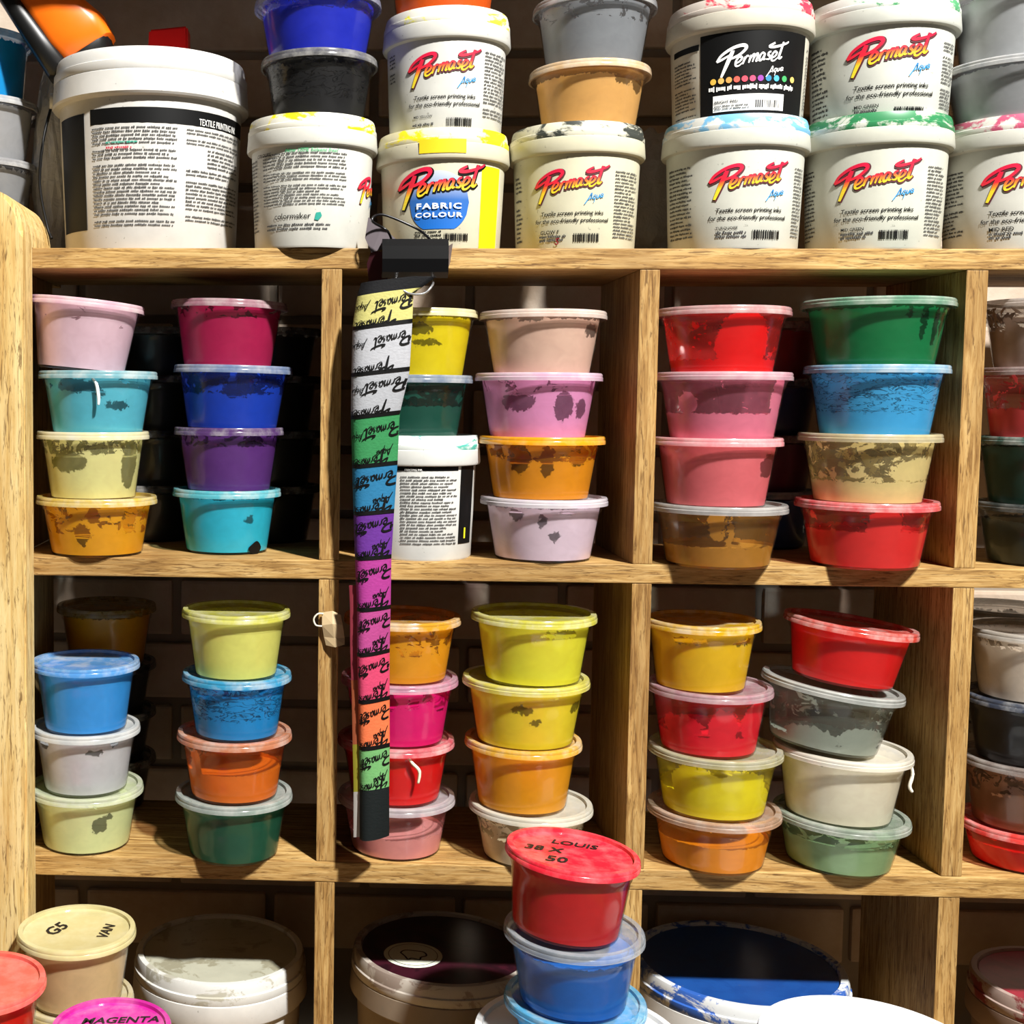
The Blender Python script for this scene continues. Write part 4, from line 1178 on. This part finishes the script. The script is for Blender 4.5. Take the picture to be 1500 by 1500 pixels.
def paper_sticker():
    X, z = unproj(606, 1396, p2['Y'])
    zt = p2['h'] - .0027
    X, _ = unproj(606, 1396, .085)
    cx = X - p2['X']; cy = -.018
    V = [(cx, cy, zt + .0004)] + [(cx + .031 * math.cos(2 * PI * k / 36), cy + .031 * math.sin(2 * PI * k / 36), zt + .0004) for k in range(36)]
    st = mesh_obj('paper_sticker', V, [(0, 1 + k, 1 + (k + 1) % 36) for k in range(36)], flat('sticker_paper', '#d8dcc8', .7), p2['o'])
    def ringm(r0_, r1_, n=36):
        VV = []
        for k in range(n):
            a = 2 * PI * k / n
            VV += [(cx + r0_ * math.cos(a), cy + r0_ * math.sin(a), zt + .0007), (cx + r1_ * math.cos(a), cy + r1_ * math.sin(a), zt + .0007)]
        return VV, [(2 * k, 2 * k + 1, (2 * k + 3) % (2 * n), (2 * k + 2) % (2 * n)) for k in range(n)]
    mesh_obj('printed_ring', *ringm(.0255, .0262), M_GREYTXT, st, None, False)
    P = spline([(-.013, .004), (-.008, .010), (.004, .009), (.012, .006), (.014, -.002), (.008, -.006), (.006, -.012), (-.002, -.009), (-.006, -.012), (-.009, -.004), (-.013, .004)], 4)
    V, Fc = [], []
    for i, (x, y) in enumerate(P):
        xa, ya = P[max(i - 1, 0)]; xb, yb = P[min(i + 1, len(P) - 1)]
        L = math.hypot(xb - xa, yb - ya) or 1
        nx, ny = -(yb - ya) / L * .0009, (xb - xa) / L * .0009
        V += [(cx + x + nx, cy + y + ny, zt + .0008), (cx + x - nx, cy + y - ny, zt + .0008)]
    for i in range(len(P) - 1): Fc.append((2 * i, 2 * i + 1, 2 * i + 3, 2 * i + 2))
    mesh_obj('printed_outline', V, Fc, M_BLACK, st, None, False)
paper_sticker()
stack(-.118, S4T + p5['h'] - .004, [
    dict(px=(737, 947, 1466), col='#2a9ade', fill=.82, smear=.7, lid='#5fb4dc', opac=.5, label='bright sky blue ink tub at the bottom of the front stack on white pail'),
    dict(px=(737, 944, 1364), col='#0f5fae', fill=.86, lid='#bcc4cc', opac=.32, label='deep blue ink tub with clear lid in the front stack under the red one'),
    dict(px=(740, 938, 1250), tilt=4.5, col='#b40a1c', fill=.985, lid='#e0283a', opac=.9, label='glossy red ink tub with marker writing on its lid, topping the front stack', taper=.80,
         writing=[('LOUIS', .12, .42, .042, -.16), ('38 X', -.40, .10, .036, -.14), ('50', -.30, -.32, .020, -.1)])], G4)
# left front corner: low steps on the bench carry the front tubs
def riser(pxc, y, Y, w):
    X, z = unproj(pxc, y, Y)
    part_box('riser_block', X - w, X + w, Y - .045, Y + .045, S4T, z, W_SHELF)
    return z
zr1, zr2, zr3 = riser(112, 1552, -.062, .045), riser(-32, 1542, -.175, .045), riser(163, 1604, -.19, .045)
stack(-.062, zr1, [
    dict(px=(26, 200, 1462), col='#c0a468', fill=.97, lid='#cdbd86', label='ochre-lidded tub under the putty tub beside the scuffed pail'),
    dict(px=(22, 203, 1364), col='#d3bb90', fill=.97, smear=.5, lid='#d0c58e', opac=.75, label='putty ink tub with scrawled marker lid beside the scuffed pail',
         writing=[('VAN', .5, .05, .030, 1.45), ('G5', -.36, .08, .026, 1.1)])], G4)
stack(-.175, zr2, [
    dict(px=(-133, 72, 1440), col='#ee3026', fill=.97, lid='#f06a5c', opac=.7, label='tomato red ink tub with misty lid standing before the timber post')], G4)
stack(-.19, zr3, [
    dict(px=(70, 256, 1508), col='#c81a8c', fill=.97, lid='#d026a0', opac=.7, label='tub with magenta rimmed lid and marker word before the putty tub', writing=[('MAGENTA', .1, .32, .066, .12)])], G4)
